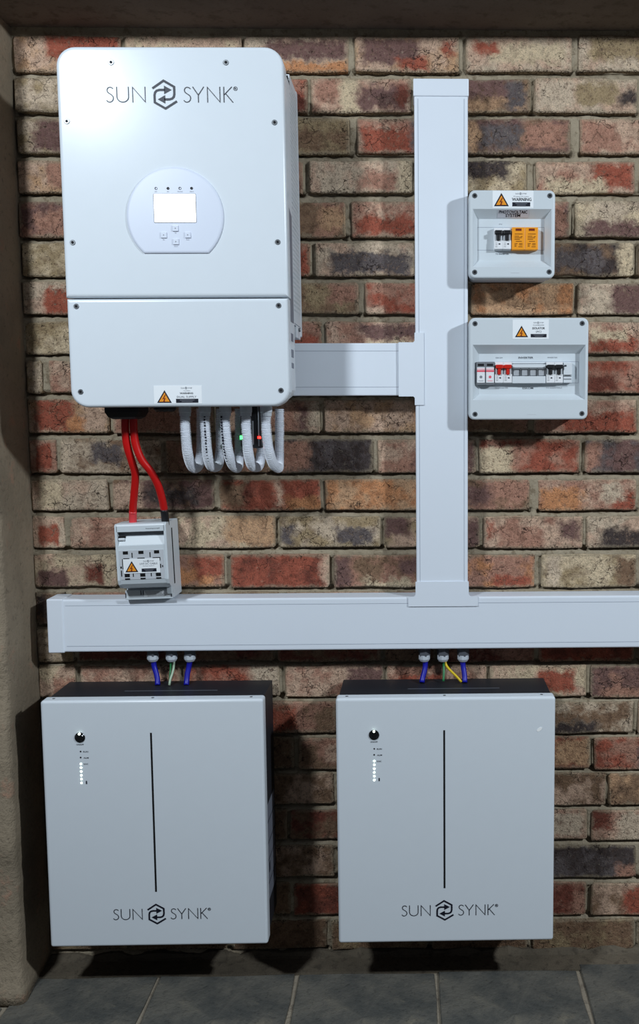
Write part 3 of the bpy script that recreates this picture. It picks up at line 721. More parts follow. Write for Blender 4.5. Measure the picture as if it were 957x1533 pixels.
# ------------------------------------------------------------------ battery cabinets
def make_battery():
    bw, bh = .4612, .5374; df = .17
    x0, z1 = -.7843, ZC-.5935; x1, z0 = x0+bw, z1-bh
    root = thing('battery_cabinet', 'white-fronted black battery cabinet hung near the plaster pier', 'battery', (x0+bw/2, 0, z0), 'battery cabinets hung low on the brick wall')
    mk('front_cover', MB().rprism(x0, x1, z0, z1, .142, df, .006, .0055, bseg=4), m_coat, root)
    ins = .004
    mk('case', MB().box(x0+ins, x1-ins, .014, .143, z0+.006, z1-.004, .002), m_steel_black, root)
    for za, zb in ((z1-.12, z1-.05), (z0+.06, z0+.11)): mk('wall_bracket', MB().box(x0+.06, x1-.06, -.001, .016, za, zb, .001), m_steel_black, root)
    zt = z1-.004
    mk('top_handle_slot', MB().box(x0+.15, x0+.35, .088, .092, zt-.001, zt+.0004), m_gland_dark, root)
    ga, gb = U(227.3, 1097, df), U(232.6, 1335, df); gx = (ga.x+gb.x)/2
    mk('slot', MB().box(gx-.0019, gx+.0019, df-.004, df+.0004, gb.z, ga.z), m_dark, root)
    p = U(119.7, 1104, df)
    bt = mk('power_button', MB().disc(p.x, p.z, .0108, df-.002, df+.002, n=24, bev=.0008).disc(p.x, p.z, .0082, df, df+.0032, 0, n=24, bev=.0012), m_chrome, root)
    mk('button_led', MB().disc(p.x, p.z+.0082, .0024, df+.001, df+.0036, n=12), m_led_w, bt)
    for i in range(6):
        q = U(121.3+i*.17, 1143.6+i*5.7, df)
        mk('charge_led', MB().disc(q.x, q.z, .0020, df-.001, df+.0006, n=12), m_led_w, root)
    for y, x in ((1125, 120.8), (1134, 120.9)):
        q = U(x, y, df); mk('status_led', MB().disc(q.x, q.z, .0017, df-.001, df+.0005, n=10), m_hole, root)
    b_ = MB()
    for s_, x, y, wd in (('ON/OFF', 120, 1114.6, 11), ('RUN', 128.5, 1125.3, 7.5), ('ALM', 129, 1134.5, 7.5), ('SOC', 128.8, 1143.8, 7)):
        q = U(x, y, df); k = U(x+1, y, df).x-q.x; text_mb(s_, q.x, q.z, 2.3*k, df+.0004, 0, wd*k, bold=.01, mb=b_)
    q = U(129.6, 1171.3, df); b_.box(q.x-.0014, q.x+.0014, df, df+.0004, q.z-.0034, q.z+.0028); b_.box(q.x-.0007, q.x+.0007, df, df+.0004, q.z+.0028, q.z+.0036)
    stuff(mk('print', b_, m_ink, root, fix=False))
    a = U(170, 1377.2, df); k = (U(314, 1377, df)-a).x/8.43
    L, Hx = logo(a.x, a.z, k, df+.0006, .064)
    for q_ in L: stuff(mk('lettering', q_, m_ink_navy, root, fix=False))
    mk('emblem', Hx, m_ink_navy, root, fix=False)
    for x in (80, 228.5, 376):
        X = UX(x, 1047, .155)
        mk('cover_screw', MB().tube([(X, -.153, z1-.001), (X, -.153, z1+.0006)], .003, 10, smooth=False), m_screw, root)
    # label on the side of the case
    xs = x1-ins
    za, zb = UZ(408, 1200, .1), UZ(406, 1340, .1)
    lb = mk('side_label', MB().box(xs-.0004, xs+.0007, .03, .125, zb, za), m_plate, root)
    b_ = MB()
    for f in (.18, .42, .6, .82): b_.box(xs, xs+.0011, .03, .125, zb+(za-zb)*f-.0012, zb+(za-zb)*f+.0012)
    b_.box(xs, xs+.0011, .10, .115, zb+(za-zb)*.28, zb+(za-zb)*.38); b_.box(xs, xs+.0011, .04, .06, zb+(za-zb)*.08, zb+(za-zb)*.2)
    stuff(mk('label_print', b_, m_ink, lb))
    return root
bat = make_battery()
bat2 = copy_tree(bat); bat2.location.x += -.1720+.7843; bat2.location.z += -.0009
bat2['label'] = 'white-fronted black battery cabinet at the right, below the trunking T-joint'
# small white fleck painted as a glint on the right cabinet's front
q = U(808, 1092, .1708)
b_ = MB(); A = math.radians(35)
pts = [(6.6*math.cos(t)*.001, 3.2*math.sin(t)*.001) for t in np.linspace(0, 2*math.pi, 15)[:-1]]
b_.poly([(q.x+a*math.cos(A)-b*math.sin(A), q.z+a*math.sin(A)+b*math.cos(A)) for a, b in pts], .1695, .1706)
o2 = mk('painted_glint', b_, pm('glint_white', (252, 254, 255), .1, .8, .01), None, origin=(0, 0, 0))
o2.parent = bat2; o2.matrix_parent_inverse = Matrix.Identity(4); o2.location = -Vector(bat2.location); o2['label'] = 'bright white fleck painted as a glint'

# ------------------------------------------------------------------ trunking
TD = .06
def trunk_v():
    x0 = -.0013; x1 = x0+.1113
    zt, zb = UZ(660, 118, TD), ZC-.4026+.0030
    root = thing('cable_trunking', 'tall vertical run of white trunking beside the two small enclosures', 'trunking', ((x0+x1)/2, 0, zb))
    mk('trunk_base', MB().box(x0, x1, .0, TD-.012, zb, zt-.002, .001), m_pvc, root)
    mk('lid', MB().box(x0-.0006, x1+.0006, TD-.016, TD, zb, zt-.002, .003, seg=3), m_pvc, root)
    xs = UX(627, 400, TD)-x0
    b_ = MB()
    for x in (x0+xs, x1-xs): b_.box(x-.0004, x+.0004, TD-.002, TD+.0003, zb+.03, zt-.04)
    stuff(mk('lid_seam', b_, m_pvc_line, root))
    ca = UZ(660, 144.5, TD)
    mk('end_cap', MB().box(x0-.0022, x1+.0022, .0, TD+.0025, ca, zt, .002), m_pvc, root)
    return root
def trunk_h():
    x0, x1 = UX(71, 935, TD), XR-.05
    z1 = ZC-.4026; z0 = z1-.1156
    root = thing('cable_trunking', 'long horizontal white trunking run crossing the wall above both battery cabinets', 'trunking', ((x0+x1)/2, 0, z0))
    mk('trunk_base', MB().box(x0+.004, x1, .0, TD-.012, z0, z1, .001), m_pvc, root)
    mk('lid', MB().box(x0+.004, x1, TD-.016, TD, z0-.0006, z1+.0006, .004, seg=3), m_pvc, root)
    b_ = MB()
    for y in (905.5, 966): 
        z = UZ(300, y, TD); b_.box(x0+.04, x1, TD-.002, TD+.0003, z-.0004, z+.0004)
    stuff(mk('lid_seam', b_, m_pvc_line, root))
    mk('end_cap', MB().box(x0, UX(95.5, 935, TD), .0, TD+.002, z0-.002, z1+.002, .003, seg=3), m_pvc, root)
    # T-joint cover: plate with a neck going up the vertical run
    xa, xb = UX(611.5, 900, TD), UX(716, 900, TD); xc, xd = -.0013-.0026, -.0013+.1113+.0026
    zb, zc = UZ(660, 907.5, TD), z1+.0022
    zn = UZ(660, 870.5, TD)
    r = .006
    pts = [(xa, zb), (xb, zb), (xb, zc), (xd+r, zc)]+[(xd+r-r*math.sin(a), zc+r-r*math.cos(a)) for a in (.4, .8, 1.2, 1.57)]+[(xd, zn), (xc, zn)]+[(xc-r+r*math.cos(a), zc+r-r*math.sin(a)) for a in (0, .4, .8, 1.2, 1.57)]+[(xa, zc)]
    mk('joint_cover', MB().poly(pts, TD+.0003, TD+.0025), m_pvc, root)
    # cable glands in the underside
    for xs in ((229, 257, 284.5), (635.5, 663.5, 693.5)):
        for x in xs:
            p = U(x, 982, .035)
            g = mk('cable_gland', MB().tube([(p.x, -.035, z0+.004), (p.x, -.035, UZ(x, 981, .035))], .0135, 6, smooth=False), m_gland_dark, root)
            mk('gland_nut', MB().tube([(p.x, -.035, UZ(x, 980, .035)), (p.x, -.035, UZ(x, 986, .035)), (p.x, -.035, UZ(x, 989.5, .035)), (p.x, -.035, UZ(x, 990, .035))], [.0128, .0128, .0095, .006], 12, smooth=False), m_gland, g)
    return root
def trunk_b():
    x0, x1 = UX(385, 553, .05), -.0016
    zt, zb = UZ(520, 514, TD-.002), UZ(520, 592, TD-.002)
    root = thing('cable_trunking', 'short horizontal white trunking branch from behind the inverter to the vertical run', 'trunking', ((x0+x1)/2, 0, zb))
    D2 = TD-.002
    mk('trunk_base', MB().box(x0, x1, .0, D2-.012, zb, zt, .001), m_pvc, root)
    mk('lid', MB().box(x0, x1, D2-.016, D2, zb-.0004, zt+.0004, .002), m_pvc, root)
    b_ = MB()
    for y in (525.5, 579.5):
        z = UZ(520, y, D2); b_.box(x0, x1-.03, D2-.002, D2+.0003, z-.0004, z+.0004)
    stuff(mk('lid_seam', b_, m_pvc_line, root))
    d = TD+.0022
    xa, xb, xc = UX(597, 553, d), UX(621, 553, d), UX(635, 553, d)
    za, zb_, zc, zd = UZ(610, 606.5, d), UZ(610, 593.5, d), UZ(610, 512.5, d), UZ(610, 498, d)
    r = .003
    pts = [(xa, zb_), (xb-r, zb_), (xb, zb_-r), (xb, za), (xc, za), (xc, zd), (xb, zd), (xb, zc+r), (xb-r, zc), (xa, zc)]
    mk('joint_cover', MB().poly(pts, TD+.0003, d+.0003), m_pvc, root)
    return root
trunk_v(); trunk_h(); trunk_b()

# ------------------------------------------------------------------ enclosures
ED = .10
def enclosure(px, rec, inner, din, label, scr):
    """px lid rectangle, rec outer edge of the recess, inner floor of the recess, din the DIN slot outline"""
    d = ED; di = ED-.018
    a, c = U(px[0], px[3], d), U(px[2], px[1], d)
    root = thing('breaker_enclosure', label, 'electrical box', ((a.x+c.x)/2, 0, a.z), 'grey breaker enclosures beside the vertical trunking')
    x0, x1, z0, z1 = a.x, c.x, a.z, c.z
    mk('base', MB().rprism(x0+.005, x1-.004, z0+.005, z1-.004, .001, d-.030, .010, .001), m_base, root)
    ra, rc = U(rec[0], rec[3], d), U(rec[2], rec[1], d)
    ia, ic = U(inner[0], inner[3], di), U(inner[2], inner[1], di)
    b_ = MB()
    # lid: rounded outline, front face pierced by the sloped recess
    r, bev, seg = .0125, .004, 6
    def ring(ins, dd):
        pts = []
        for (cx, cz, a0) in ((x0, z0, 180), (x1, z0, 270), (x1, z1, 0), (x0, z1, 90)):
            sx = 1 if cx == x0 else -1; sz = 1 if cz == z0 else -1
            for k in range(seg+1):
                t = math.radians(a0+90*k/seg); pts.append((cx+sx*r+(r-ins)*math.cos(t), -dd, cz+sz*r+(r-ins)*math.sin(t)))
        return pts
    rings = [ring(0, d-.032)]+[ring(bev*(1-math.cos(t)), d-bev+bev*math.sin(t)) for t in np.linspace(0, math.pi/2, 5)]
    b_.loft(rings, cap1=False)
    n = 4*(seg+1); o = len(b_.v)-n
    q = len(b_.v); b_.v += [(ra.x, -d, ra.z), (rc.x, -d, ra.z), (rc.x, -d, rc.z), (ra.x, -d, rc.z)]
    b_.v += [(ia.x, -di, ia.z), (ic.x, -di, ia.z), (ic.x, -di, ic.z), (ia.x, -di, ic.z)]
    def F_(f): b_.f.append(f); b_.mi.append(0); b_.sm.append(False)
    for k in range(4):
        idx = [o+k*(seg+1)+i for i in range(seg+1)]
        for i in range(seg): F_([idx[i], idx[i+1], q+k])
        k2 = (k+1) % 4; F_([idx[-1], o+k2*(seg+1), q+k2, q+k])
        F_([q+k, q+k2, q+4+k2, q+4+k])
    F_([q+4, q+5, q+6, q+7])
    mk('lid', b_, m_encl, root)
    # thin outline of the slot for the breakers
    A, B = U(din[0], din[3], di), U(din[2], din[1], di); t_ = .0004
    s = MB().box(A.x, B.x, di-.001, di+.0003, A.z-t_, A.z+t_).box(A.x, B.x, di-.001, di+.0003, B.z-t_, B.z+t_)
    s.box(A.x-t_, A.x+t_, di-.001, di+.0003, A.z, B.z).box(B.x-t_, B.x+t_, di-.001, di+.0003, A.z, B.z)
    stuff(mk('slot_outline', s, m_pvc_line, root))
    # moulded mark near the lower edge
    m = U((px[0]+px[2])/2+4, px[3]-8, d)
    mk('moulded_mark', MB().box(m.x-.009, m.x+.009, d-.001, d+.0004, m.z-.0003, m.z+.0003), m_base, root)
    for (x, y) in scr: screw(root, U(x, y, d), .0052)
    return root, di
def R(px, d): a, c = U(px[0], px[3], d), U(px[2], px[1], d); return a.x, c.x, a.z, c.z
BD = ED-.004        # faces of the breakers
def breaker(parent, px, di, tog_mat, ty, name='circuit_breaker', bridge=True):
    x0, x1, z0, z1 = R(px, BD)
    b_ = MB(); n = 2; wd = (x1-x0)/n
    for i in range(n): b_.box(x0+i*wd+.0002, x0+(i+1)*wd-.0002, di-.002, BD-.006, z0, z1, .0006)
    zc = UZ(px[0], ty, BD); hh = (z1-z0)
    for i in range(n): b_.box(x0+i*wd+.0002, x0+(i+1)*wd-.0002, BD-.008, BD, z0+.001, z0+hh*.42, .0008); b_.box(x0+i*wd+.0002, x0+(i+1)*wd-.0002, BD-.008, BD-.002, z0+hh*.82, z1-.0005, .0006)
    br = mk(name, b_, m_white, parent)
    t = MB()
    for i in range(n):
        c = x0+(i+.5)*wd
        t.box(c-wd*.17, c+wd*.17, BD-.008, BD+.004, z0+hh*.40, z0+hh*.74, .0008)
        t.box(c-wd*.42, c+wd*.42, BD-.006, BD+.006, z0+hh*.68, z0+hh*.86, .0012)
    if bridge: t.box(x0+wd*.08, x1-wd*.08, BD-.004, BD+.005, z0+hh*.70, z0+hh*.84, .001)
    mk('toggle', t, tog_mat, br)
    w_ = MB()
    for i in range(n):
        c = x0+(i+.5)*wd
        for s_ in (-1, 1): w_.box(c+s_*wd*.32-wd*.10, c+s_*wd*.32+wd*.10, BD-.008, BD-.001, z0+hh*.42, z0+hh*.70, .0006)
    stuff(mk('toggle_guard', w_, m_encl_in, br))
    p_ = MB()
    for i in range(n):
        c = x0+(i+.5)*wd
        p_.box(c+wd*.02, c+wd*.22, BD-.001, BD+.0003, z0+hh*.22, z0+hh*.28)
        for k in range(3): p_.box(c-wd*.36, c-wd*.12, BD-.001, BD+.0003, z0+hh*(.12+.08*k), z0+hh*(.135+.08*k))
    stuff(mk('print', p_, m_ink, br))
    return br
def label_on(parent, di, items, name='lettering'):
    b_ = MB()
    for (s_, x, y, wp, hp, ink) in items:
        p = U(x, y, di); k = U(x+1, y, di).x-p.x
        text_mb(s_, p.x, p.z, hp*k, di+.0004, ink, wp*k, bold=.01 if ink == 0 else 0, mb=b_)
    return stuff(mk(name, b_, [m_ink, m_ink_grey], parent, fix=False))

# photovoltaic enclosure
pv, di = enclosure((702.5, 284.5, 832, 416.5), (708, 313, 826, 400), (715, 328, 815.5, 390), (714.8, 340.5, 815, 374.5),
                   'smaller grey enclosure, the upper one, with an orange surge arrester', ((711, 293), (823.5, 293), (711, 407.5), (822.5, 407)))
br = breaker(pv, (740, 340.5, 766, 373.5), di, m_black, 345)
x0, x1, z0, z1 = R((766.3, 340.5, 806, 374), BD)
for i in range(2):
    wd = (x1-x0)/2; xa, xb = x0+i*wd+.0002, x0+(i+1)*wd-.0002
    s = mk('surge_arrester', MB().box(xa, xb, di-.002, BD+.002, z0, z1, .0008), m_spd, pv)
    mk('status_window', MB().box(xa+wd*.28, xb-wd*.26, BD, BD+.0024, z1-(z1-z0)*.16, z1-(z1-z0)*.06), m_bolt, s)
    b_ = MB(); hh = z1-z0
    for k, (f, a, b) in enumerate(((.70, .22, .8), (.60, .2, .55), (.585, .65, .8), (.53, .2, .75), (.46, .2, .6), (.37, .3, .75), (.27, .2, .42), (.27, .55, .8), (.21, .2, .35), (.21, .55, .8), (.15, .2, .35), (.13, .5, .8))):
        b_.box(xa+wd*a, xa+wd*b, BD+.001, BD+.0023, z0+hh*f-.0006, z0+hh*f+.0007)
    stuff(mk('print', b_, m_spd_ink, s))
sticker(pv, (737.5, 285.5, 799, 311.5), ED, [('WARNING', 781.3, 298.6, 29, 4.6, 0), ('PV Isolator DC Isolator', 780.8, 294.2, 23, 1.4, 1)],
        (739.8, 289, 762, 308.8), (767.2, 303, 794, 309), logo_at=(772, 789, 291))
# label inside, on the sloped top of the recess
za, zb = UZ(770, 314, ED-.0012), UZ(770, 326, di+.004)
xa, xb = UX(745, 320, ED-.009), UX(792, 320, ED-.009)
def slope(z):   # depth of the recess's upper slope at height z
    t = (UZ(770, 313, ED)-z)/(UZ(770, 313, ED)-UZ(770, 328, di)); return ED-.018*t
b_ = MB().add([(xa, -slope(zb)-.0005, zb), (xb, -slope(zb)-.0005, zb), (xb, -slope(za)-.0005, za), (xa, -slope(za)-.0005, za)], [(0, 1, 2, 3)])
lb = mk('circuit_label', b_, m_sticker_clear, pv)
b_ = MB()
for s_, y, wp in (('PHOTOVOLTAIC', 317.3, 42), ('SYSTEM', 322.7, 22)):
    p = U(768.3, y, ED-.009); k = .00140
    t = text_mb(s_, p.x, 0, 3.6*k, 0, 0, wp*k, bold=.018)
    zc = UZ(768, y, slope(p.z))
    b_.add([(v[0], -slope(zc+v[2])-.0009, zc+v[2]) for v in t.v], t.f)
stuff(mk('lettering', b_, m_ink_navy, lb, fix=False))
label_on(pv, di, [('TO INVERTER', 752, 380.3, 20, 2.0, 0), ('PV', 750, 335.8, 4.5, 1.6, 1)])

# main enclosure
en, di = enclosure((702.5, 475.5, 882, 628.5), (708, 516, 877, 599), (716.5, 529.5, 868, 590.5), (713, 541.5, 866.5, 573.5),
                   'larger grey enclosure, the lower one, with red and black breakers', ((711.5, 484.5), (872, 484), (711.5, 620), (871.5, 619)))
x0, x1, z0, z1 = R((713.3, 541.8, 740.7, 576), BD)
for i in range(2):
    wd = (x1-x0)/2; xa, xb = x0+i*wd+.0002, x0+(i+1)*wd-.0002; hh = z1-z0
    s = mk('surge_arrester', MB().box(xa, xb, di-.002, BD+.001, z0, z1, .0006), m_grey, en)
    mk('cartridge', MB().box(xa+.0012, xb-.0012, BD-.002, BD+.003, z0+hh*.08, z0+hh*.76, .0006), m_white, s)
    mk('colour_band', MB().box(xa+.0012, xb-.0012, BD, BD+.0034, z0+hh*.56, z0+hh*.64).box(xa+.0012, xb-.0012, BD, BD+.0034, z0+hh*.67, z0+hh*.69), m_pink, s)
    mk('status_window', MB().box(xa+.003, xb-.003, BD, BD+.0016, z0+hh*.82, z0+hh*.92), m_black, s)
    mk('print', MB().disc((xa+xb)/2, z0+hh*.34, .003, BD+.002, BD+.0033, n=10).box(xa+.004, xb-.004, BD+.002, BD+.0033, z0+hh*.16, z0+hh*.18), m_pink if i else m_ink_grey, s)
breaker(en, (741, 541.5, 767, 573.8), di, m_red, 553)
# four-way changeover block behind a clear shutter
x0, x1, z0, z1 = R((767.3, 541.5, 817.5, 573.8), BD); hh = z1-z0
s = mk('changeover_switch', MB().box(x0, x1, di-.002, BD-.008, z0, z1, .0006).box(x0, x1, BD-.01, BD, z0, z0+hh*.33, .0008).box(x0, x1, BD-.01, BD-.002, z0+hh*.72, z0+hh*.88, .001), m_encl_in, en)
for i in range(4):
    wd = (x1-x0)/4; xa = x0+i*wd
    mk('shutter_window', MB().box(xa+.0022, xa+wd-.0016, BD-.01, BD-.004, z0+hh*.36, z0+hh*.68, .001), m_clear, s)
b_ = MB().box(x0, x1, BD-.008, BD-.001, z0+hh*.655, z0+hh*.70)
for i in range(5): b_.box(x0+(x1-x0)*i/4-.0006, x0+(x1-x0)*i/4+.0006, BD-.008, BD-.001, z0+hh*.34, z0+hh*.72)
b_.box(x0, x1, BD-.008, BD-.0075, z0+hh*.90, z0+hh*.93)
stuff(mk('shutter_frame', b_, m_grey, s))
breaker(en, (818, 541.5, 843.5, 573.8), di, m_black, 553)
x0, x1, z0, z1 = R((844, 542, 857, 573), BD); hh = z1-z0
s = mk('indicator_module', MB().box(x0, x1, di-.002, BD-.004, z0, z1, .0006).box(x0, x1, BD-.006, BD, z0+hh*.38, z1-.001, .0008), m_encl_in, en)
mk('indicator_window', MB().box(x0+.001, x0+.006, BD-.001, BD+.0004, z0+hh*.78, z0+hh*.86), m_ink, s)
stuff(mk('terminal_slots', MB().box(x0+.001, x1-.001, BD-.006, BD-.0035, z0+hh*.30, z0+hh*.34).box(x0+.001, x1-.001, BD-.006, BD-.0035, z0+hh*.16, z0+hh*.2), m_grey, s))
sticker(en, (767.5, 478.5, 822, 507.5), ED, [('ISOLATOR', 806.7, 491.3, 18.5, 3.2, 0), ('(AC)', 806.7, 496.2, 8, 2.8, 1), ('PV ALTERNATIVE', 806.7, 486.8, 16, 1.5, 1)],
        (771.3, 487.5, 790.8, 504.8), (794.8, 500, 818.5, 505), logo_at=(799, 814.5, 484))
label_on(en, di, [('ESKOM', 747.5, 535.6, 10, 1.9, 1), ('INVERTER', 787.5, 535.5, 22, 2.8, 0), ('INVERTER', 827.5, 535.3, 14.5, 1.9, 1),
                  ('TO INVERTER', 751, 580.8, 19.5, 1.9, 1), ('ESKOM', 790.5, 581, 16, 2.8, 0), ('TO ESSENTIALS', 829.5, 580.6, 24, 1.9, 1)])

# ------------------------------------------------------------------ fuse switch disconnector
def disconnector():
    p = U(225, 897, .08)
    TOPZ = ZC-.4026+.0022
    root = thing('fuse_disconnector', 'light grey fuse switch disconnector standing on the long horizontal trunking', 'fuse switch', (p.x, 0, TOPZ))
    B = .075; Fd = .118
    # base block seen at the right and bottom
    xa, xb = UX(187.5, 885, B), UX(262, 830, .05)
    zt = UZ(220, 782, .07)
    mk('base', MB().box(xa, xb, -.001, B-.012, TOPZ+.001, zt, .002).box(xb-.012, xb, B-.014, B+.006, TOPZ+.012, zt-.003, .002), m_encl, root)
    xr = UX(258.5, 890, B)
    tz = UZ(220, 883, B)
    tm = mk('terminal_cover', MB().box(xa, xr, B-.016, B, TOPZ+.001, tz, .0015), m_encl, root)
    mk('rating_label', MB().box(UX(216, 890, B), UX(253, 890, B), B-.001, B+.0005, UZ(230, 893, B), UZ(230, 885, B)), m_sticker, tm)
    b_ = MB()
    for x in (211.5, 215): b_.box(UX(x, 888, B)-.0008, UX(x, 888, B)+.0008, B-.001, B+.0007, UZ(x, 890, B), UZ(x, 883.5, B))
    for k, y in enumerate((886, 888, 890, 892)): b_.box(UX(218+k, 888, B), UX(240+3*k, 888, B), B, B+.0008, UZ(230, y, B)-.0003, UZ(230, y, B)+.0003)
    for x in (188.5, 257): b_.box(UX(x, 888, B)-.0009, UX(x, 888, B)+.0009, B-.001, B+.0007, UZ(x, 894, B), UZ(x, 887, B))
    stuff(mk('terminal_print', b_, m_ink, tm))
    # hinged lid: handle bar, recess, window plate, rounded foot; profile extruded along x
    x0, x1 = UX(176, 830, Fd), UX(253, 830, Fd)
    Z = lambda y: UZ(215, y, Fd)
    prof = [(B-.01, Z(783.5)), (Fd-.006, Z(783.5)), (Fd-.001, Z(785)), (Fd, Z(787)), (Fd, Z(795.5)), (Fd-.012, Z(796.5)), (Fd-.016, Z(802)), (Fd-.009, Z(803.5)), (Fd-.003, Z(815.5)), (Fd-.001, Z(816.5)), (Fd-.001, Z(867.5)), (Fd-.004, Z(874)), (Fd-.012, Z(880)), (Fd-.026, Z(883)), (B-.01, Z(883))]
    b_ = MB().loft([[(x, -d, z) for d, z in prof] for x in (x0+.004, x1-.004)])
    # cheeks
    cheek = [(B-.01, Z(784)), (Fd-.005, Z(784)), (Fd, Z(787)), (Fd, Z(868)), (Fd-.004, Z(875)), (Fd-.014, Z(881)), (B-.01, Z(883))]
    for xa_, xb_ in ((x0, x0+.005), (x1-.005, x1)): b_.loft([[(x, -d, z) for d, z in cheek] for x in (xa_, xb_)])
    lid = mk('hinged_lid', b_, m_encl, root)
    mk('recess_shade', MB().box(x0+.005, x1-.005, Fd-.0165, Fd-.0125, Z(803), Z(796.2)), m_grey, lid)  # grey strip that paints the shade into the handle recess
    mk('latch', MB().box(x0+.006, x0+.019, Fd-.012, Fd-.002, Z(808.5), Z(805), .001).box(x0+.005, x0+.020, Fd-.014, Fd-.006, Z(805), Z(802.5), mi=1), [m_encl_in, m_dark], lid)
    pa, pb = UX(181.5, 845, Fd), UX(247.5, 845, Fd)
    mk('window_plate', MB().box(pa, pb, Fd-.002, Fd-.0002, Z(867), Z(823.5)), m_base, lid)
    b_ = MB()
    for y0_, y1_ in ((824.5, 829.2), (858.5, 863.2), (865, 867)):
        for x in (190.2, 213.5, 237):
            dx = (y0_-824)*.02
            b_.box(UX(x-3.8+dx, 830, Fd), UX(x+3.8+dx, 830, Fd), Fd-.001, Fd+.0002, Z(y1_), Z(y0_))
    for y0_, y1_ in ((827, 834.5), (858, 863)):
        for x in (200, 227): b_.box(UX(x-.7, 830, Fd), UX(x+.7, 830, Fd), Fd-.001, Fd+.0002, Z(y1_), Z(y0_))
    for x0_, x1_, y0_, y1_ in ((187, 196, 834.8, 836.5), (208, 219, 834.8, 836.5), (231, 242.5, 834.8, 840), (185, 187.3, 836, 851), (240, 243, 845, 851), (181.8, 184, 847, 850), (244.5, 246, 847, 850), (182.3, 183.8, 853, 862)):
        b_.box(UX(x0_, 845, Fd), UX(x1_, 845, Fd), Fd-.001, Fd+.0002, Z(y1_), Z(y0_))
    stuff(mk('inspection_slots', b_, m_dark, lid))
    # dark gap between lid and base at the right
    mk('hinge_gap', MB().box(x1-.0005, x1+.0006, B-.004, B+.002, Z(880), Z(795)), m_dark, lid)
    c = U(232, 791.2, Fd); k = U(233, 791, Fd).x-c.x
    mk('maker_lettering', text_mb('keumpoopl', c.x, c.z, 1.6*k, Fd+.0004, 0, 20*k), m_ink, lid, fix=False)
    sticker(lid, (186.8, 836, 241, 858), Fd+.0006, [('LIVE DC CABLE', 224.5, 843.7, 26.5, 2.6, 1), ('Isolate before', 224.5, 847, 17, 1.3, 1)], (189.5, 839.3, 208.8, 856), (214, 851, 236, 856), logo_at=(216.5, 233, 841))
    root.rotation_euler = (0, -.03, 0)
    return root
disconnector()

# ------------------------------------------------------------------ red battery cables
def red_cable(pts, label, endcol, endpts):
    path = spline([U(x, y, d) for x, y, d in pts], .006)
    o = mk('power_cable', MB().tube(path, .0078, 14), m_cable_red, None, origin=U(*pts[-1])); tag(o, label, 'cable', 'red power cables')
    e = spline([U(x, y, d) for x, y, d in endpts], .004)
    mk('end_sleeve', MB().tube(e, .0081, 14), endcol, o)['label'] = 'black end sleeve' if endcol is m_black else 'paler red tape sleeve'
red_cable([(188, 622, .15), (187.5, 640, .15), (190, 666, .145), (197, 690, .135), (202.5, 710, .122), (201.5, 733, .11), (199.5, 755, .1), (199, 768, .095)],
          'left red power cable, straight end taped red', m_tape_red, [(199, 765, .096), (199, 776, .091), (199, 786, .088)])
red_cable([(200, 622, .15), (200, 640, .15), (203, 664, .147), (212, 688, .142), (226, 706, .132), (236.5, 726, .12), (243, 748, .108), (246, 764, .099)],
          'right red power cable, bowed, ending in a black sleeve', m_black, [(245.5, 762, .1), (247, 772, .095), (248, 786, .09)])

# ------------------------------------------------------------------ corrugated conduit loops
def conduit(i, front, bottom, back, label, marks=False):
    fx_, dF, dB = front, .185, .085
    bx, by = bottom; kx, = back
    zt = inverter['_o'][2]+.0116
    dm = (dF+dB)/2
    top = U(fx_, 622, dF); top.z = zt
    pts = [top, U(fx_, 632, dF), U(fx_+1.5, 655, dF), U(fx_+(bx-fx_)*.28, 678, dF-.006), U(fx_+(bx-fx_)*.62, 694.5, dF-.025), U(bx, by-8.2, dm+.008),
           U(bx+(kx-bx)*.62, 697, dB+.022), U(kx-.5, 680, dB+.003), U(kx, 655, dB), U(kx, 625, dB), U(kx, 612, dB)]
    path = spline(pts, .00075); L = 0; rad = []
    for k, p in enumerate(path):
        if k: L += (p-path[k-1]).length
        ph = (L % .0031)/.0031
        rad.append(.0105 if .25 < ph < .75 else .0083)
    root = mk('flexible_conduit', MB().tube(path, rad, 14, smooth=False), m_conduit, None, origin=U(bx, by, dm)); tag(root, label, 'conduit', 'white corrugated conduits under the inverter')
    mk('coupler', MB().tube([top, U(fx_, 617, dF), U(fx_, 618, dF), U(fx_, 623, dF)], [.0122, .0122, .0112, .0112], 16, smooth=False), m_gland, root)
    if marks:
        b_ = MB(); random.seed(i)
        for y in np.arange(624, 698, 4.4):
            k = min(range(len(path)//2), key=lambda q: abs(path[q].z-UZ(fx_, y, dF)))
            p = path[k]; dx = (.0012 if marks == 1 else -.006)
            hgt = random.uniform(.0009, .0022)
            b_.box(p.x+dx-.0011, p.x+dx+.0011+random.uniform(0, .001), -p.y+.0075, -p.y+.0112, p.z-hgt, p.z+hgt)
        stuff(mk('printed_marks', b_, m_ink_navy, root))['label'] = 'blue printed marks down the conduit'
    return root
conduit(0, 277.2, (291, 709), (301,), 'leftmost white corrugated conduit loop under the inverter')
conduit(1, 307, (319, 707), (330,), 'white corrugated conduit loop printed with blue marks, second from left', 1)
conduit(2, 337.5, (354, 708.5), (358.5,), 'white corrugated conduit loop with blue marks along its left edge, middle one', 2)
conduit(3, 368.3, (381, 707), (391.5,), 'white corrugated conduit loop hanging between the green and red lights')
conduit(4, 398.5, (416, 708.5), (418.5,), 'rightmost white corrugated conduit loop, nearest the short trunking branch')

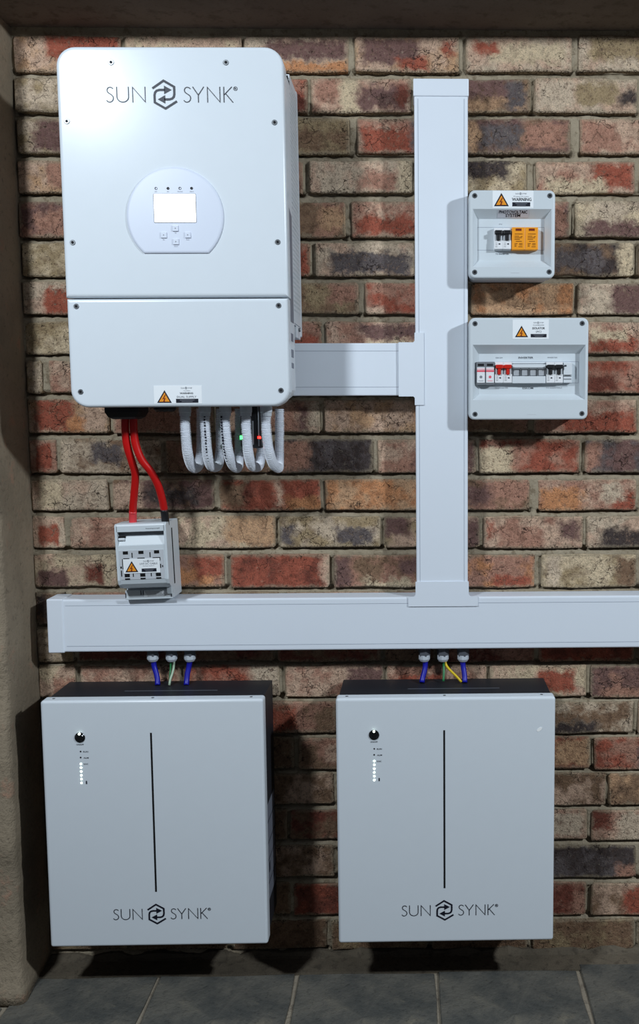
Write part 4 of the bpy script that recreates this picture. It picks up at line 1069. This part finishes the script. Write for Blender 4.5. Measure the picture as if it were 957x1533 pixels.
# monitoring dongle behind the loops
def dongle():
    d = .125
    x0, x1 = UX(360, 640, d), UX(392.5, 640, d); zt = inverter['_o'][2]+.012; zb = UZ(375, 671, d)
    root = thing('data_logger', 'black plug-in data logger with green and red lights behind the conduits', 'data logger', ((x0+x1)/2, -d, zb))
    def rr(ins, z): return [(x0+ins, -d+.02, z), (x0+ins, -d+.002, z), (x0+ins+.003, -d, z), (x1-ins-.003, -d, z), (x1-ins, -d+.002, z), (x1-ins, -d+.02, z)]
    mk('body', MB().loft([rr(.0, zt), rr(.0, zb+.006), rr(.003, zb)]), m_black, root)
    xa = UX(378.8, 650, d)
    mk('light_strip', MB().box(xa-.0016, xa+.0016, d-.002, d+.003, UZ(379, 666, d), UZ(379, 630, d), .0008), m_grey, root)
    xa = UX(387, 640, d)
    mk('edge_rib', MB().tube([(xa, -d-.0005, UZ(387, 668, d)), (xa, -d-.0005, zt)], .0016, 8), m_grey, root)
    p = U(361.5, 655, d); mk('green_light', MB().box(p.x-.003, p.x+.004, d-.002, d+.0012, p.z-.004, p.z+.004), m_led_g, root)
    p = U(388.5, 655, d); mk('red_light', MB().box(p.x-.0035, p.x+.003, d-.002, d+.0018, p.z-.0022, p.z+.0022), m_led_r, root)
dongle()

# ------------------------------------------------------------------ cables into the batteries
def wire(name, pts, r, m, label, cat='cable', group=None):
    path = spline([U(x, y, d) for x, y, d in pts], .005)
    o = mk(name, MB().tube(path, r, 10), m, None, origin=U(*pts[-1])); tag(o, label, cat, group)
dz = .035
wire('battery_cable', [(229.5, 988, dz), (231, 998, dz), (234.5, 1010, .04), (236, 1020, .045), (236, 1026, .05)], .0058, m_cable_blue, 'left blue cable entering the cabinet near the plaster pier', group='blue battery cables')
wire('battery_cable', [(284.5, 988, dz), (283, 998, dz), (280.5, 1010, .04), (279.5, 1020, .045), (279, 1026, .05)], .0058, m_cable_blue, 'right blue cable entering the cabinet near the plaster pier', group='blue battery cables')
wire('battery_cable', [(636.5, 985, dz), (637, 996, dz), (635.5, 1006, .04), (633, 1015, .045), (632, 1022, .05)], .0058, m_cable_blue, 'left blue cable entering the cabinet below the trunking T-joint', group='blue battery cables')
wire('battery_cable', [(692.5, 985, dz), (693.5, 996, dz), (695, 1006, .04), (696, 1015, .045), (696, 1022, .05)], .0058, m_cable_blue, 'right blue cable entering the cabinet below the trunking T-joint', group='blue battery cables')
wire('earth_wire', [(255.5, 989, dz), (255.5, 1000, dz), (254.5, 1012, .042), (254, 1024, .05)], .0022, m_cable_green, 'thin green earth wire above the cabinet near the pier', 'wire', 'earth wires')
wire('earth_wire', [(260.5, 989, dz-.002), (260, 1000, dz), (257.5, 1010, .044), (254.8, 1018, .05), (253.5, 1026, .055)], .0026, m_cable_pale, 'thin pale green earth wire above the cabinet near the pier', 'wire', 'earth wires')
wire('earth_wire', [(664, 986, dz), (664.5, 996, dz), (664.8, 1006, .042), (664, 1020, .05)], .0027, m_cable_green, 'green earth wire hanging straight below the trunking T-joint', 'wire', 'earth wires')
wire('earth_wire', [(666.5, 986, dz-.002), (667.5, 994, dz), (672, 1001, .04), (680, 1009, .045), (686, 1015, .048), (691, 1021, .05)], .0028, m_cable_yellow, 'yellow earth wire slanting right below the trunking T-joint', 'wire', 'earth wires')

for o in bpy.data.objects:
    if '_o' in o: del o['_o']
